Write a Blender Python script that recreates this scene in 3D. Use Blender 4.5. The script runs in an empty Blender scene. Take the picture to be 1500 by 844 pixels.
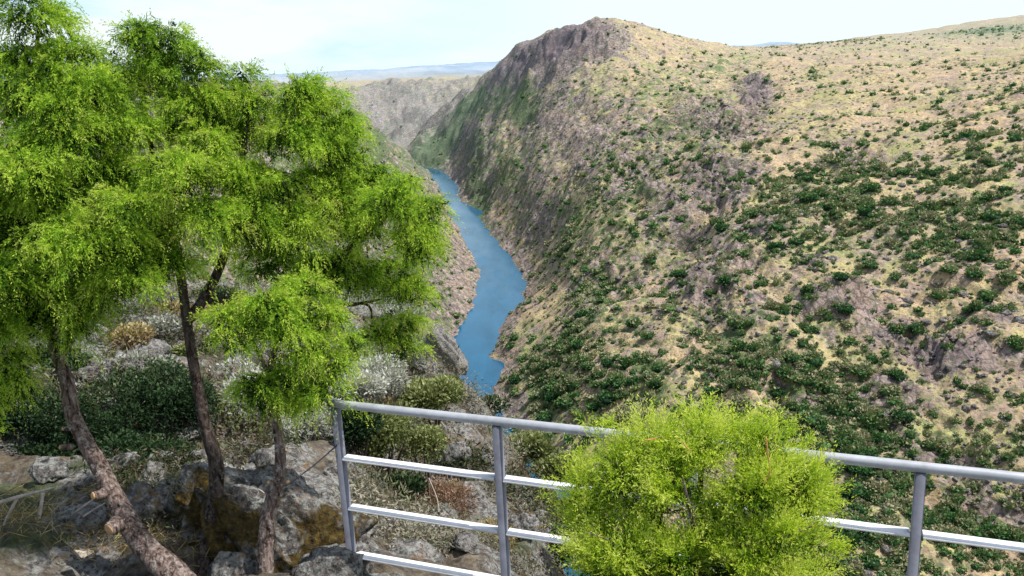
import bpy, math, random
import numpy as np
SEED = 7
rng = np.random.default_rng(SEED); random.seed(SEED)
scene = bpy.context.scene
COL = scene.collection
R = math.radians

# ------------------------------------------------------------------ camera
F, PITCH, ROLL = 1250.0, R(15.0), R(3.0)       # focal in photo pixels (1500 wide)
fwd = np.array([0, math.cos(PITCH), -math.sin(PITCH)])
r0 = np.array([1.0, 0, 0]); u0 = np.array([0, math.sin(PITCH), math.cos(PITCH)])
cr = r0*math.cos(ROLL) - u0*math.sin(ROLL)
cu = r0*math.sin(ROLL) + u0*math.cos(ROLL)
def ray(x, y): return fwd*F + cr*(x-750) + cu*(422-y)
def project(P):
    P = np.asarray(P, float); d = P@fwd
    return 750+F*(P@cr)/d, 422-F*(P@cu)/d
def at(x, y, r):                      # world point on a sight line at ground distance r (metres)
    v = ray(x, y); return v*(r/math.hypot(v[0], v[1]))
def atY(x, y, Y):
    v = ray(x, y); return v*(Y/v[1])
def onz(x, y, z):
    v = ray(x, y); return v*(z/v[2])
from mathutils import Matrix, Vector
cd = bpy.data.cameras.new('camera'); cam = bpy.data.objects.new('camera', cd); COL.objects.link(cam)
cd.sensor_width = 36; cd.lens = 36*F/1500; cd.clip_start = 0.05; cd.clip_end = 60000
cam.matrix_world = Matrix(((cr[0], cu[0], -fwd[0], 0), (cr[1], cu[1], -fwd[1], 0), (cr[2], cu[2], -fwd[2], 0), (0, 0, 0, 1)))
scene.camera = cam
scene.view_settings.view_transform = 'Standard'; scene.view_settings.look = 'None'; scene.view_settings.exposure = 0
scene.cycles.max_bounces = 6; scene.cycles.transparent_max_bounces = 6
scene.cycles.use_denoising = True

# ------------------------------------------------------------------ helpers
def tag(o, label=None, cat=None, group=None, kind=None):
    if label: o['label'] = label
    if cat: o['category'] = cat
    if group: o['group'] = group
    if kind: o['kind'] = kind
    return o
def empty(name, loc=(0, 0, 0)):
    o = bpy.data.objects.new(name, None); COL.objects.link(o); o.location = loc; o.empty_display_size = .1
    return o
def mesh_np(name, V, Fc, mats, attrs=None, smooth=False, midx=None):
    """V (n,3), Fc (m,k)"""
    V = np.asarray(V, np.float32); Fc = np.asarray(Fc, np.int32)
    m = bpy.data.meshes.new(name); k = Fc.shape[1]
    m.vertices.add(len(V)); m.vertices.foreach_set('co', V.ravel())
    m.loops.add(Fc.size); m.loops.foreach_set('vertex_index', Fc.ravel())
    m.polygons.add(len(Fc)); m.polygons.foreach_set('loop_start', np.arange(0, Fc.size, k, dtype=np.int32))
    try: m.polygons.foreach_set('loop_total', np.full(len(Fc), k, np.int32))
    except Exception: pass
    if smooth: m.polygons.foreach_set('use_smooth', np.ones(len(Fc), bool))
    if midx is not None: m.polygons.foreach_set('material_index', np.asarray(midx, np.int32))
    m.update(calc_edges=True)
    for a, (typ, arr) in (attrs or {}).items():
        at_ = m.attributes.new(a, typ, 'POINT')
        at_.data.foreach_set('value' if typ == 'FLOAT' else 'color', np.asarray(arr, np.float32).ravel())
    for mt in (mats if isinstance(mats, (list, tuple)) else [mats]): m.materials.append(mt)
    return m
def link(name, mesh, parent=None):
    o = bpy.data.objects.new(name, mesh); COL.objects.link(o)
    if parent: o.parent = parent
    return o
_perm = rng.permutation(4096).astype(np.int64)
_gr = rng.uniform(0, 2*np.pi, 4096)
_gx, _gy = np.cos(_gr), np.sin(_gr)
def perlin(x, y, s=0):
    xi = np.floor(x).astype(np.int64); yi = np.floor(y).astype(np.int64)
    xf = x-xi; yf = y-yi
    u = xf*xf*xf*(xf*(xf*6-15)+10); v = yf*yf*yf*(yf*(yf*6-15)+10)
    def g(ix, iy, fx, fy):
        h = _perm[(_perm[(ix+s*131) & 4095]+iy) & 4095]
        return _gx[h]*fx+_gy[h]*fy
    a = g(xi, yi, xf, yf); b = g(xi+1, yi, xf-1, yf)
    c = g(xi, yi+1, xf, yf-1); d = g(xi+1, yi+1, xf-1, yf-1)
    return ((a*(1-u)+b*u)*(1-v)+(c*(1-u)+d*u)*v)*1.5
def ridged(x, y, s): return 1-np.abs(perlin(x, y, s))*2
def sst(a, b, x):
    t = np.clip((x-a)/(b-a), 0, 1); return t*t*(3-2*t)
class TPS:
    def __init__(self, P, v, smooth=1e-4):
        P = np.asarray(P, float); n = len(P); self.P = P
        K = self._k(np.linalg.norm(P[:, None]-P[None], axis=2)) + np.eye(n)*smooth
        A = np.zeros((n+3, n+3)); A[:n, :n] = K; A[:n, n] = 1; A[:n, n+1:] = P; A[n, :n] = 1; A[n+1:, :n] = P.T
        self.w = np.linalg.solve(A, np.concatenate([v, [0, 0, 0]]))
    def _k(self, d): return np.where(d > 1e-9, d*d*np.log(np.maximum(d, 1e-9)), 0)
    def __call__(self, X):
        out = np.empty(len(X)); n = len(self.P)
        for i in range(0, len(X), 200000):
            x = X[i:i+200000]
            acc = self.w[n]+x@self.w[n+1:]
            for j in range(n):
                d2 = (x[:, 0]-self.P[j, 0])**2+(x[:, 1]-self.P[j, 1])**2
                acc += self.w[j]*0.5*d2*np.log(np.maximum(d2, 1e-18))
            out[i:i+200000] = acc
        return out

# ------------------------------------------------------------------ materials
def new_mat(name):
    m = bpy.data.materials.new(name); m.use_nodes = True
    nt = m.node_tree; nt.nodes.clear()
    return m, nt, nt.nodes.new('ShaderNodeOutputMaterial')
class N:
    """tiny node helper"""
    def __init__(s, nt): s.nt = nt
    def n(s, t, **kw):
        x = s.nt.nodes.new('ShaderNode'+t)
        for k, v in kw.items(): setattr(x, k, v)
        return x
    def l(s, a, b): s.nt.links.new(a, b)
    def pos(s): return s.n('NewGeometry').outputs['Position']
    def noise(s, vec, scale, detail=4, rough=.6, dist=0):
        x = s.n('TexNoise'); x.inputs['Scale'].default_value = scale; x.inputs['Detail'].default_value = detail
        x.inputs['Roughness'].default_value = rough; x.inputs['Distortion'].default_value = dist
        s.l(vec, x.inputs['Vector']); return x.outputs['Fac']
    def vor(s, vec, scale, feature='F1'):
        x = s.n('TexVoronoi'); x.feature = feature; x.inputs['Scale'].default_value = scale
        s.l(vec, x.inputs['Vector']); return x
    def ramp(s, fac, stops, interp='LINEAR'):
        x = s.n('ValToRGB'); cr_ = x.color_ramp; cr_.interpolation = interp
        while len(cr_.elements) < len(stops): cr_.elements.new(.5)
        for e, (p, c) in zip(cr_.elements, stops):
            e.position = p; e.color = (*c, 1) if not isinstance(c, (int, float)) else (c, c, c, 1)
        s.l(fac, x.inputs['Fac']); return x.outputs['Color']
    def mix(s, fac, a, b, mode='MIX'):
        x = s.n('Mix', data_type='RGBA', blend_type=mode)
        for v, i in ((fac, 0), (a, 6), (b, 7)):
            if isinstance(v, (int, float)): x.inputs[i].default_value = v
            elif isinstance(v, tuple): x.inputs[i].default_value = (*v, 1)
            else: s.l(v, x.inputs[i])
        return x.outputs[2]
    def math(s, op, a, b=None, clamp=False):
        x = s.n('Math', operation=op, use_clamp=clamp)
        for v, i in ((a, 0), (b, 1)):
            if v is None: continue
            if isinstance(v, (int, float)): x.inputs[i].default_value = v
            else: s.l(v, x.inputs[i])
        return x.outputs[0]
    def attr(s, name):
        x = s.n('Attribute'); x.attribute_name = name; return x
    def bump(s, h, strength=.5, dist=.1, normal=None):
        x = s.n('Bump'); x.inputs['Strength'].default_value = strength; x.inputs['Distance'].default_value = dist
        s.l(h, x.inputs['Height'])
        if normal is not None: s.l(normal, x.inputs['Normal'])
        return x.outputs['Normal']
    def principled(s, out, color, rough=.9, spec=.2, normal=None, metallic=0):
        p = s.n('BsdfPrincipled')
        for v, k in ((color, 'Base Color'), (rough, 'Roughness'), (spec, 'Specular IOR Level'), (metallic, 'Metallic')):
            if isinstance(v, (int, float)): p.inputs[k].default_value = v
            elif isinstance(v, tuple): p.inputs[k].default_value = (*v, 1)
            else: s.l(v, p.inputs[k])
        if normal is not None: s.l(normal, p.inputs['Normal'])
        s.l(p.outputs[0], out.inputs[0]); return p

def foliage_mat(name, stops, transl=.35, noise_scale=3.0, obj_random=False):
    m, nt, out = new_mat(name); n = N(nt)
    t = n.attr('tint').outputs['Fac']
    nz = n.noise(n.n('TexCoord').outputs['Object'], noise_scale, 3)
    f = n.math('ADD', t, n.math('MULTIPLY', n.math('SUBTRACT', nz, .5), .5))
    if obj_random:
        oi = n.n('ObjectInfo').outputs['Random']
        f = n.math('ADD', f, n.math('MULTIPLY', n.math('SUBTRACT', oi, .40), .85))
    c = n.ramp(f, stops)
    d = n.n('BsdfPrincipled'); d.inputs['Roughness'].default_value = .75; d.inputs['Specular IOR Level'].default_value = .12
    n.l(c, d.inputs['Base Color'])
    tr = n.n('BsdfTranslucent'); n.l(n.mix(1.0, c, (1.0, 1.0, .55), 'MULTIPLY'), tr.inputs['Color'])
    mx = n.n('MixShader'); mx.inputs[0].default_value = transl
    n.l(d.outputs[0], mx.inputs[1]); n.l(tr.outputs[0], mx.inputs[2]); n.l(mx.outputs[0], out.inputs[0])
    return m

def terrain_mat():
    m, nt, out = new_mat('hillside_ground'); n = N(nt)
    P = n.pos(); A = n.attr('zone').outputs['Color']
    sep = n.n('SeparateColor'); n.l(A, sep.inputs[0])
    rock, green, far = sep.outputs[0], sep.outputs[1], sep.outputs[2]
    # dry grass
    n1 = n.noise(P, .012, 6, .62); n2 = n.noise(P, .11, 5, .7, .6); n3 = n.noise(P, .45, 3, .7)
    grass = n.ramp(n1, [(.30, (.60, .42, .25)), (.44, (.70, .545, .31)), (.52, (.60, .55, .24)), (.60, (.40, .45, .17)), (.75, (.74, .56, .33))])
    grass = n.mix(n.ramp(n2, [(.40, 0.0), (.56, .55), (.70, .8)]), grass, (.46, .32, .21))
    grass = n.mix(n.ramp(n3, [(.50, 0.0), (.64, .5)]), grass, (.26, .20, .11))
    grass = n.mix(n.ramp(n.noise(P, .9, 2, .6), [(.52, 0.0), (.66, .45)]), grass, (.16, .15, .075))
    # rock
    rk = n.noise(P, .10, 8, .72, .8)
    rockc = n.ramp(rk, [(.32, (.05, .042, .048)), (.42, (.25, .20, .19)), (.55, (.46, .37, .33)), (.70, (.68, .56, .49))])
    crk = n.vor(P, .16, 'DISTANCE_TO_EDGE').outputs['Distance']
    rockc = n.mix(n.ramp(n.noise(P, .035, 4, .7), [(.48, 0.0), (.60, .55)]), rockc, (.52, .37, .28))
    rockc = n.mix(n.ramp(crk, [(0, .65), (.12, 0.0)]), rockc, (.05, .04, .04))
    # scrubby green undergrowth
    gn = n.noise(P, .28, 4, .7)
    greenc = n.ramp(gn, [(.33, (.045, .105, .036)), (.5, (.10, .18, .055)), (.7, (.24, .29, .11))])
    rfac = n.math('ADD', rock, n.math('MULTIPLY', n.math('SUBTRACT', n.noise(P, .045, 6, .72), .5), 2.2))
    rfac = n.ramp(rfac, [(.44, 0.0), (.58, 1.0)])
    gfac = n.math('ADD', green, n.math('MULTIPLY', n.math('SUBTRACT', n.noise(P, .07, 5, .75), .5), 2.6))
    gfac = n.ramp(gfac, [(.48, 0.0), (.60, 1.0)])
    scree = n.ramp(n.noise(P, .028, 7, .78, 1.2), [(.47, 0.0), (.56, .85)])
    grass = n.mix(scree, grass, n.mix(.45, rockc, (.50, .36, .28)))
    c = n.mix(rfac, grass, rockc); c = n.mix(n.math('MULTIPLY', gfac, .85), c, greenc)
    sv = n.vor(P, .15); sv.inputs['Randomness'].default_value = 1
    dots = n.ramp(sv.outputs['Distance'], [(.26, 1.0), (.42, 0.0)])
    dsel = n.ramp(n.math('ADD', n.noise(P, .02, 5, .7), n.math('MULTIPLY', green, .25)), [(.41, 0.0), (.58, 1.0)])
    dcol = n.mix(n.n('SeparateColor').outputs[0] if False else n.ramp(sv.outputs['Color'], [(0, 0.0), (1, 1.0)]), (.050, .120, .045), (.20, .20, .12))
    c = n.mix(n.math('MULTIPLY', n.math('MULTIPLY', dots, dsel), .8), c, dcol)
    sw = n.vor(P, .33)
    c = n.mix(n.math('MULTIPLY', n.ramp(sw.outputs['Distance'], [(.20, 1.0), (.38, 0.0)]), n.ramp(n.noise(P, .03, 5, .7), [(.38, .35), (.56, .95)])), c, n.mix(n.ramp(sw.outputs['Color'], [(.3, 0.0), (.7, 1.0)]), (.10, .145, .06), (.32, .25, .20)))
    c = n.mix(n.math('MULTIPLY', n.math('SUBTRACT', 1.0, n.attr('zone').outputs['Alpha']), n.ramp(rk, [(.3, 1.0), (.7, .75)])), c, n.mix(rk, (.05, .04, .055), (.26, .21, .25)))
    # air haze painted into the colour: distant land turns paler and bluer
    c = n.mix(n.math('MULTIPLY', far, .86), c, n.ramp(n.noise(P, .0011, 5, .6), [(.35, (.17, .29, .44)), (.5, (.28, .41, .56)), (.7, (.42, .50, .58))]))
    h = n.math('ADD', n.math('MULTIPLY', n.noise(P, .35, 6, .7), n.math('ADD', rock, .35)), n.math('MULTIPLY', n3, .3))
    nm = n.bump(h, .85, 3.6)
    n.principled(out, c, .95, .08, nm)
    return m

def rock_mat(name, scale=1.0, lichen=.5, moss=.0, warm=False, near=False):
    m, nt, out = new_mat(name); n = N(nt)
    P = n.pos()
    a = n.noise(P, 3*scale, 8, .72, .4)
    base = [(.34, (.020, .018, .018)), (.45, (.085, .075, .07)), (.58, (.17, .15, .14)), (.74, (.36, .32, .30))]
    if warm: base = [(.28, (.16, .13, .10)), (.45, (.42, .35, .28)), (.6, (.62, .54, .44)), (.75, (.74, .66, .56))]
    c = n.ramp(a, base)
    v = n.noise(P, 14*scale, 5, .75)
    c = n.mix(n.ramp(v, [(.52-.1*lichen, 0.0), (.60, .85)]), c, (.40, .40, .37) if not warm else (.74, .68, .6))
    v2 = n.noise(P, 32*scale, 3, .7)
    c = n.mix(n.ramp(v2, [(.56, 0.0), (.64, .85)]), c, (.022, .022, .024))
    o = n.noise(P, 5.5*scale, 4, .7)
    c = n.mix(n.ramp(o, [(.60, 0.0), (.68, .7)]), c, (.30, .16, .05))
    c = n.mix(n.ramp(n.noise(P, 9*scale, 3, .6), [(.62, 0.0), (.68, .5)]), c, (.20, .27, .22))
    if moss:
        mo = n.noise(P, 1.6*scale, 5, .65)
        c = n.mix(n.ramp(mo, [(.60-.2*moss, 0.0), (.66-.2*moss, .95)]), c,
                  n.ramp(n.noise(P, 30, 3, .7), [(.35, (.02, .015, .005)), (.55, (.085, .055, .012)), (.7, (.17, .12, .03))]))
    if near:   # litter and dry plants in the flats
        g = n.noise(P, .9, 6, .7)
        lit = n.ramp(n.noise(P, 9, 5, .75), [(.3, (.018, .014, .010)), (.45, (.085, .065, .045)), (.6, (.20, .16, .11)), (.74, (.34, .29, .20))])
        c = n.mix(n.ramp(g, [(.48, 0.0), (.56, .85)]), c, lit)
        c = n.mix(n.ramp(n.noise(P, .7, 5, .7, .5), [(.56, 0.0), (.63, .8)]), c, n.ramp(n.noise(P, 12, 4, .7), [(.35, (.02, .035, .012)), (.65, (.13, .16, .06))]))
    h = n.math('ADD', a, n.math('MULTIPLY', v, .35))
    n.principled(out, c, .93, .12, n.bump(h, 1.0, .11/scale))
    return m
def bark_mat(name, dark=1.0):
    m, nt, out = new_mat(name); n = N(nt)
    tc = n.n('TexCoord').outputs['Object']; mp = n.n('Mapping'); mp.inputs['Scale'].default_value = (16, 16, 2.2); n.l(tc, mp.inputs[0])
    a = n.noise(mp.outputs[0], 3.0, 7, .7, .5); b = n.noise(tc, 40, 4, .7)
    c = n.ramp(a, [(.36, (.018*dark, .012*dark, .011*dark)), (.46, (.11*dark, .075*dark, .062*dark)), (.58, (.25*dark, .185*dark, .16*dark)), (.72, (.44*dark, .37*dark, .33*dark))])
    c = n.mix(n.ramp(b, [(.54, 0.0), (.62, .8)]), c, (.40*dark, .36*dark, .33*dark))
    n.principled(out, c, .9, .15, n.bump(n.math('ADD', a, n.math('MULTIPLY', b, .3)), 1.0, .02))
    return m
def plain_mat(name, color, rough=.7, nscale=20, var=.3, spec=.3, metallic=0, bump=.0):
    m, nt, out = new_mat(name); n = N(nt)
    tc = n.n('TexCoord').outputs['Object']
    a = n.noise(tc, nscale, 5, .65)
    lo = tuple(v*(1-var) for v in color); hi = tuple(min(1, v*(1+var)) for v in color)
    c = n.ramp(a, [(.3, lo), (.7, hi)])
    n.principled(out, c, rough, spec, n.bump(a, .3, bump) if bump else None, metallic); return m
def water_mat():
    m, nt, out = new_mat('river_water'); n = N(nt); P = n.pos()
    mp = n.n('Mapping'); mp.inputs['Scale'].default_value = (1, .35, 1); n.l(P, mp.inputs[0])
    a = n.noise(mp.outputs[0], .05, 4, .6, .3); b = n.noise(P, .9, 3, .6)
    c = n.ramp(a, [(.3, (.004, .075, .150)), (.7, (.010, .115, .225))])
    n.principled(out, c, n.ramp(n.noise(mp.outputs[0], .02, 4, .65), [(.4, .07), (.6, .20)]), .32, n.bump(b, .35, .15)); return m

JUN = [(.0, (.010, .026, .005)), (.2, (.060, .135, .018)), (.4, (.20, .38, .035)), (.6, (.39, .60, .055)), (.8, (.58, .74, .10)), (1.0, (.50, .54, .15))]
YEL = [(.0, (.015, .038, .005)), (.2, (.070, .160, .014)), (.42, (.24, .41, .030)), (.62, (.48, .64, .050)), (.85, (.70, .80, .12)), (1.0, (.68, .74, .20))]
M = dict(
    terrain=terrain_mat(), near=rock_mat('near_slope_rock', 1.5, .9, .12, near=True), rock=rock_mat('lichen_rock', 1.3, .8),
    rock_moss=rock_mat('mossy_rock', 1.2, .6, .75), rock_pale=rock_mat('pale_stone', 1.0, .3, 0, warm=True),
    bark=bark_mat('bark', 1.1), bark_dark=bark_mat('bark_dark', .42), water=water_mat(),
    juniper=foliage_mat('juniper_foliage', JUN, .48), yellow=foliage_mat('yellow_green_foliage', YEL, .5),
    oak=foliage_mat('holm_oak_leaves', [(0, (.003, .007, .003)), (.35, (.010, .026, .010)), (.65, (.032, .066, .024)), (.85, (.08, .13, .05)), (1, (.22, .28, .15))], .15, 2),
    far_bush=foliage_mat('hillside_bush_leaves', [(0, (.014, .042, .018)), (.3, (.040, .115, .042)), (.55, (.085, .200, .058)), (.78, (.17, .23, .09)), (1, (.32, .31, .19))], .15, .25, True),
    lichen_leaf=foliage_mat('silvery_twigs', [(0, (.035, .038, .03)), (.35, (.15, .155, .13)), (.6, (.42, .43, .38)), (1, (.66, .66, .60))], .2, 2),
    olive_leaf=foliage_mat('olive_leaves', [(0, (.025, .035, .012)), (.4, (.11, .14, .045)), (.75, (.26, .30, .11)), (1, (.42, .44, .22))], .25, 2),
    dry_leaf=foliage_mat('dry_stems', [(0, (.05, .032, .018)), (.4, (.20, .14, .07)), (.75, (.42, .33, .15)), (1, (.58, .50, .26))], .2, 2),
    rust_leaf=foliage_mat('rusty_twigs', [(0, (.04, .022, .015)), (.5, (.19, .11, .075)), (1, (.36, .24, .17))], .1, 2),
    metal=plain_mat('grey_painted_metal', (.46, .47, .50), .45, 9, .22, .5, .15),
    metal_bar=plain_mat('pale_metal_bar', (.76, .77, .80), .45, 9, .12, .5, .0),
    metal_post=plain_mat('grey_painted_post', (.16, .165, .20), .5, 9, .28, .4, .1),
    cut=plain_mat('cut_wood', (.46, .29, .15), .8, 30, .35), dead=plain_mat('bleached_wood', (.50, .42, .36), .85, 25, .35),
    wire=plain_mat('dark_wire', (.05, .045, .05), .5), dead_orange=plain_mat('dead_twig', (.62, .30, .10), .8, 30, .3),
)

# ------------------------------------------------------------------ river outline (water level 250 m below the lookout)
ZW = -250.0
right_px = [(646, 249), (669, 269), (673, 293), (706, 310), (702, 322), (728, 354), (752, 382), (770, 414), (762, 433), (766, 443), (741, 464),
            (729, 485), (726, 509), (712, 522), (737, 533), (730, 556), (717, 577), (734, 601), (748, 640), (782, 682), (832, 726), (850, 790), (868, 880)]
left_px = [(627, 250), (648, 283), (663, 322), (682, 354), (704, 398), (696, 430), (689, 460), (666, 495), (660, 520)]
RB = [tuple(onz(x, y, ZW)[:2]) for x, y in right_px]
LB = [tuple(onz(x, y, ZW)[:2]) for x, y in left_px]
last = np.array(RB[-1])
poly = [(-700, 2900), (-420, 2450)] + RB + [tuple(last+(110, -60)), tuple(last+(420, -130)), (1200, -100), (1150, -200)] + \
       [tuple(last+(380, -230)), tuple(last+(60, -150)), tuple(last+(-45, -70)), (-12, 400), (-40, 480), (-72, 600)] + LB[::-1] + [(-520, 2400), (-800, 2820)]
poly = np.array(poly)
def river_sd(X, Y):       # signed distance, negative in the water
    d2 = np.full(X.shape, 1e18); inside = np.zeros(X.shape, bool); n = len(poly)
    for i in range(n):
        ax, ay = poly[i]; bx, by = poly[(i+1) % n]; ex, ey = bx-ax, by-ay
        t = np.clip(((X-ax)*ex+(Y-ay)*ey)/(ex*ex+ey*ey), 0, 1)
        d2 = np.minimum(d2, (X-ax-t*ex)**2+(Y-ay-t*ey)**2)
        c = ((ay > Y) != (by > Y))
        xc = ax+(Y-ay)*ex/(ey if abs(ey) > 1e-9 else 1e-9)
        inside ^= c & (X < xc)
    return np.where(inside, -1, 1)*np.sqrt(d2)

# ------------------------------------------------------------------ the valley: smooth surface through surveyed points
ctl = []   # (azimuth, ln r, z/r)
def cp(px, py, r):
    v = at(px, py, r); ctl.append((math.atan2(v[0], v[1]), math.log(r), v[2]/r))
def cw(azd, r, z): ctl.append((R(azd), math.log(r), z/r))
for px, lst in {
    1500: [(844, 405), (700, 455), (550, 520), (420, 600), (300, 720), (200, 890), (120, 1250), (75, 1800), (46, 2700), (30, 4200)],
    1250: [(844, 368), (700, 425), (550, 505), (420, 605), (300, 745), (200, 960), (120, 1400), (80, 1900), (60, 2600)],
    1100: [(844, 370), (600, 450), (480, 550), (350, 690), (250, 870), (170, 1120), (110, 1550), (72, 2100)],
    980: [(620, 460), (480, 590), (380, 710), (280, 870), (200, 1080), (130, 1380), (80, 1650), (45, 1850)],
    870: [(560, 540), (450, 665), (350, 810), (250, 1020), (160, 1350), (110, 1500), (70, 1600), (38, 1680)],
    790: [(400, 920), (330, 1050), (250, 1240), (170, 1520), (110, 1690), (64, 1800)],
    735: [(320, 1230), (250, 1450), (180, 1720), (130, 1920), (94, 2060)],
    690: [(240, 1680), (200, 1900), (160, 2160), (128, 2380)],
    650: [(238, 2080), (200, 2200), (160, 2400)],
    612: [(215, 2250), (202, 2400)],
    595: [(225, 2550), (190, 3000), (160, 3400), (122, 4000)],
    545: [(200, 3000), (150, 3600), (122, 4200)],
    640: [(425, 850), (470, 740), (360, 1020)],
    600.5: [(470, 730), (400, 860), (330, 1000), (280, 1250)],
    560: [(330, 900), (260, 1200), (205, 1650)],
    520: [(300, 850), (200, 1400), (160, 1800)],
    440: [(300, 750), (200, 1100), (135, 1700)],
    320: [(250, 800), (180, 1100), (122, 1700)],
    120: [(250, 700), (170, 1100), (138, 1800)],
    -50: [(250, 700), (170, 1100), (140, 2000)],
}.items():
    for py, r in lst: cp(px, py, r)
for a, r, z in [(10, 2300, -10), (10, 3300, -40), (16, 3200, 0), (3, 2600, -100), (0, 3600, -110), (22, 4200, 10), (32, 6500, 110), (24, 6500, 40), (15, 6500, -10), (8, 6000, -60),
                (2, 5500, -100), (-4, 6500, -105), (-10, 6000, -95), (-20, 5500, -70), (-33, 5000, -50), (-20, 3000, -40), (-33, 3000, -20), (-10, 3500, -90),
                (-34, 11000, 15), (-20, 11500, 50), (-11, 12000, 60), (-6, 12500, 90), (-1, 13000, 110), (4, 13000, 40), (10, 13000, 0), (20, 13000, 60), (33, 13000, 160),
                (-12, 12, -250), (-30, 12, -150), (5, 12, -250), (20, 12, -250), (35, 12, -250), (-5, 90, -250), (-20, 100, -120), (-33, 100, -60), (-33, 300, -70), (-22, 300, -100), (-12, 300, -190),
                (8, 100, -250), (20, 100, -250), (33, 100, -250), (8, 300, -252), (20, 280, -253), (34, 250, -255), (-3, 300, -240),
                (50, 1500, -20), (50, 600, -140), (50, 3500, 20), (50, 10000, 50), (50, 350, -230), (50, 100, -250), (-50, 100, -40), (-50, 600, -40), (-50, 2000, 0), (-50, 10000, 20)]:
    cw(a, r, z)
ctl = np.array(ctl)
S = 0.9      # metric: azimuth vs ln r
tps = TPS(np.c_[ctl[:, 0]*2.6, ctl[:, 1]*S], ctl[:, 2], 2e-4)

# near spur: control points (px, py, r)
nctl = []
def np_(px, py, r):
    v = at(px, py, r); nctl.append((math.atan2(v[0], v[1]), math.log(r), v[2]))
for q in [(20, 844, 4.9), (20, 780, 5.9), (150, 844, 4.7), (270, 844, 4.5), (390, 835, 4.4), (512, 822, 4.25), (100, 720, 6.6), (50, 640, 8.6), (50, 520, 15), (50, 430, 26),
          (200, 760, 5.8), (300, 740, 6.2), (300, 640, 9), (200, 560, 14), (200, 470, 24), (180, 420, 34), (400, 770, 5.6), (430, 660, 8.5), (400, 560, 15), (400, 480, 28), (400, 440, 42),
          (540, 720, 7.2), (540, 620, 12), (540, 520, 26), (540, 450, 46), (600, 820, 5.4), (620, 690, 10), (620, 600, 20), (610, 520, 38), (650, 620, 22), (700, 840, 5.4), (700, 740, 8.8), (690, 640, 20),
          (641, 510, 55), (671, 535, 44), (696, 571, 37), (712, 603, 33), (733, 650, 27), (745, 700, 20), (775, 735, 15), (800, 775, 11.5), (822, 822, 9)]:
    np_(*q)
for a, r, z in [(-34, .6, -1.65), (-10, .6, -1.65), (10, .6, -1.65), (34, .6, -1.65), (-34, 2, -1.95), (-10, 2, -2.1), (10, 2, -2.15), (34, 2, -2.1), (-36, 3.4, -2.3), (-18, 3.4, -2.5), (0, 3.2, -2.66), (12, 3, -2.7), (30, 2.9, -2.72),
                (0, 4.2, -2.78), (12, 4.0, -2.9), (28, 3.8, -2.95), (45, 3.5, -2.9), (2, 5.5, -4.2), (12, 5, -4.2), (28, 5, -4.6), (40, 5, -4.6), (12, 8, -9), (28, 8, -11), (42, 8, -10), (12, 20, -30), (30, 20, -34), (-45, 60, -12), (-33, 60, -11), (-24, 60, -14), (-45, 10, -3), (-45, 3, -2)]:
    nctl.append((R(a), math.log(r), z))
nctl = np.array(nctl)
ntps = TPS(np.c_[nctl[:, 0]*2.2, nctl[:, 1]], nctl[:, 2], 1e-4)
edge_az, edge_r = zip(*sorted([(math.atan2(*at(px, py, r)[:2]), r) for px, py, r in
    [(641, 510, 55), (671, 535, 44), (696, 571, 37), (712, 603, 33), (733, 650, 27), (748, 700, 20), (775, 735, 15), (800, 775, 11.5), (822, 822, 9), (850, 900, 6.5)]] +
    [(R(-60), 60), (R(-34), 60), (R(-15), 58), (R(8), 4.6), (R(30), 4.2), (R(60), 4.2)]))

# ------------------------------------------------------------------ polar ground grid
rs = [np.array([.02, .3])]
for a, b, k in [(.6, 3, 30), (3, 12, 300), (12, 70, 270), (70, 340, 40), (340, 1200, 520), (1200, 2800, 270), (2800, 16000, 130)]:
    rs.append(np.exp(np.linspace(math.log(a), math.log(b), k, endpoint=False)))
rs = np.concatenate(rs+[[16000, 22000, 40000]])
az = np.concatenate([np.linspace(-180, -44, 46, endpoint=False), np.linspace(-44, -36, 24, endpoint=False), np.linspace(-36, 36, 1080, endpoint=False), np.linspace(36, 44, 24, endpoint=False), np.linspace(44, 180, 46)])
az = np.radians(az)
nR, nA = len(rs), len(az)
AZ, RR = np.meshgrid(az, rs)                      # rows = r
X = RR*np.sin(AZ); Y = RR*np.cos(AZ)
azc = np.clip(AZ, R(-52), R(52))
def eval_full(fn, mask, cols):
    out = np.zeros(AZ.shape); out[mask] = fn(cols(azc[mask], RR[mask])); return out
gm = RR > 8
Z = eval_full(tps, gm, lambda a, r: np.c_[a*2.6, np.log(np.minimum(r, 14000))*S])*np.minimum(RR, 14000)
Z[~gm] = -250
def skycap(lst):
    q = sorted((math.atan2(*ray(px, py)[:2]), ray(px, py)[2]/math.hypot(*ray(px, py)[:2])) for px, py in lst)
    return np.interp(azc, [k[0] for k in q], [k[1] for k in q])
cap1 = skycap([(-80, 135), (300, 118), (440, 126), (500, 146), (520, 160), (545, 180), (580, 212), (596, 226), (611, 200), (640, 165), (667, 140), (700, 118), (720, 96), (740, 86), (758, 70), (775, 66), (800, 52), (830, 42), (870, 36), (900, 34), (950, 42), (1000, 50), (1060, 60), (1110, 69), (1170, 66), (1250, 62), (1350, 54), (1430, 47), (1500, 44)])
cap2 = skycap([(-80, 130), (300, 122), (460, 146), (500, 138), (525, 131), (550, 123), (575, 119), (600, 124), (630, 120), (660, 124), (700, 117), (1000, 60), (1110, 69), (1170, 66), (1250, 58), (1350, 49), (1440, 38), (1500, 32)])
cap3 = skycap([(-80, 122), (300, 120), (480, 119), (540, 117), (600, 119), (700, 117), (1000, 66), (1110, 67), (1170, 68), (1250, 60), (1350, 50), (1440, 36), (1500, 29)])
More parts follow.
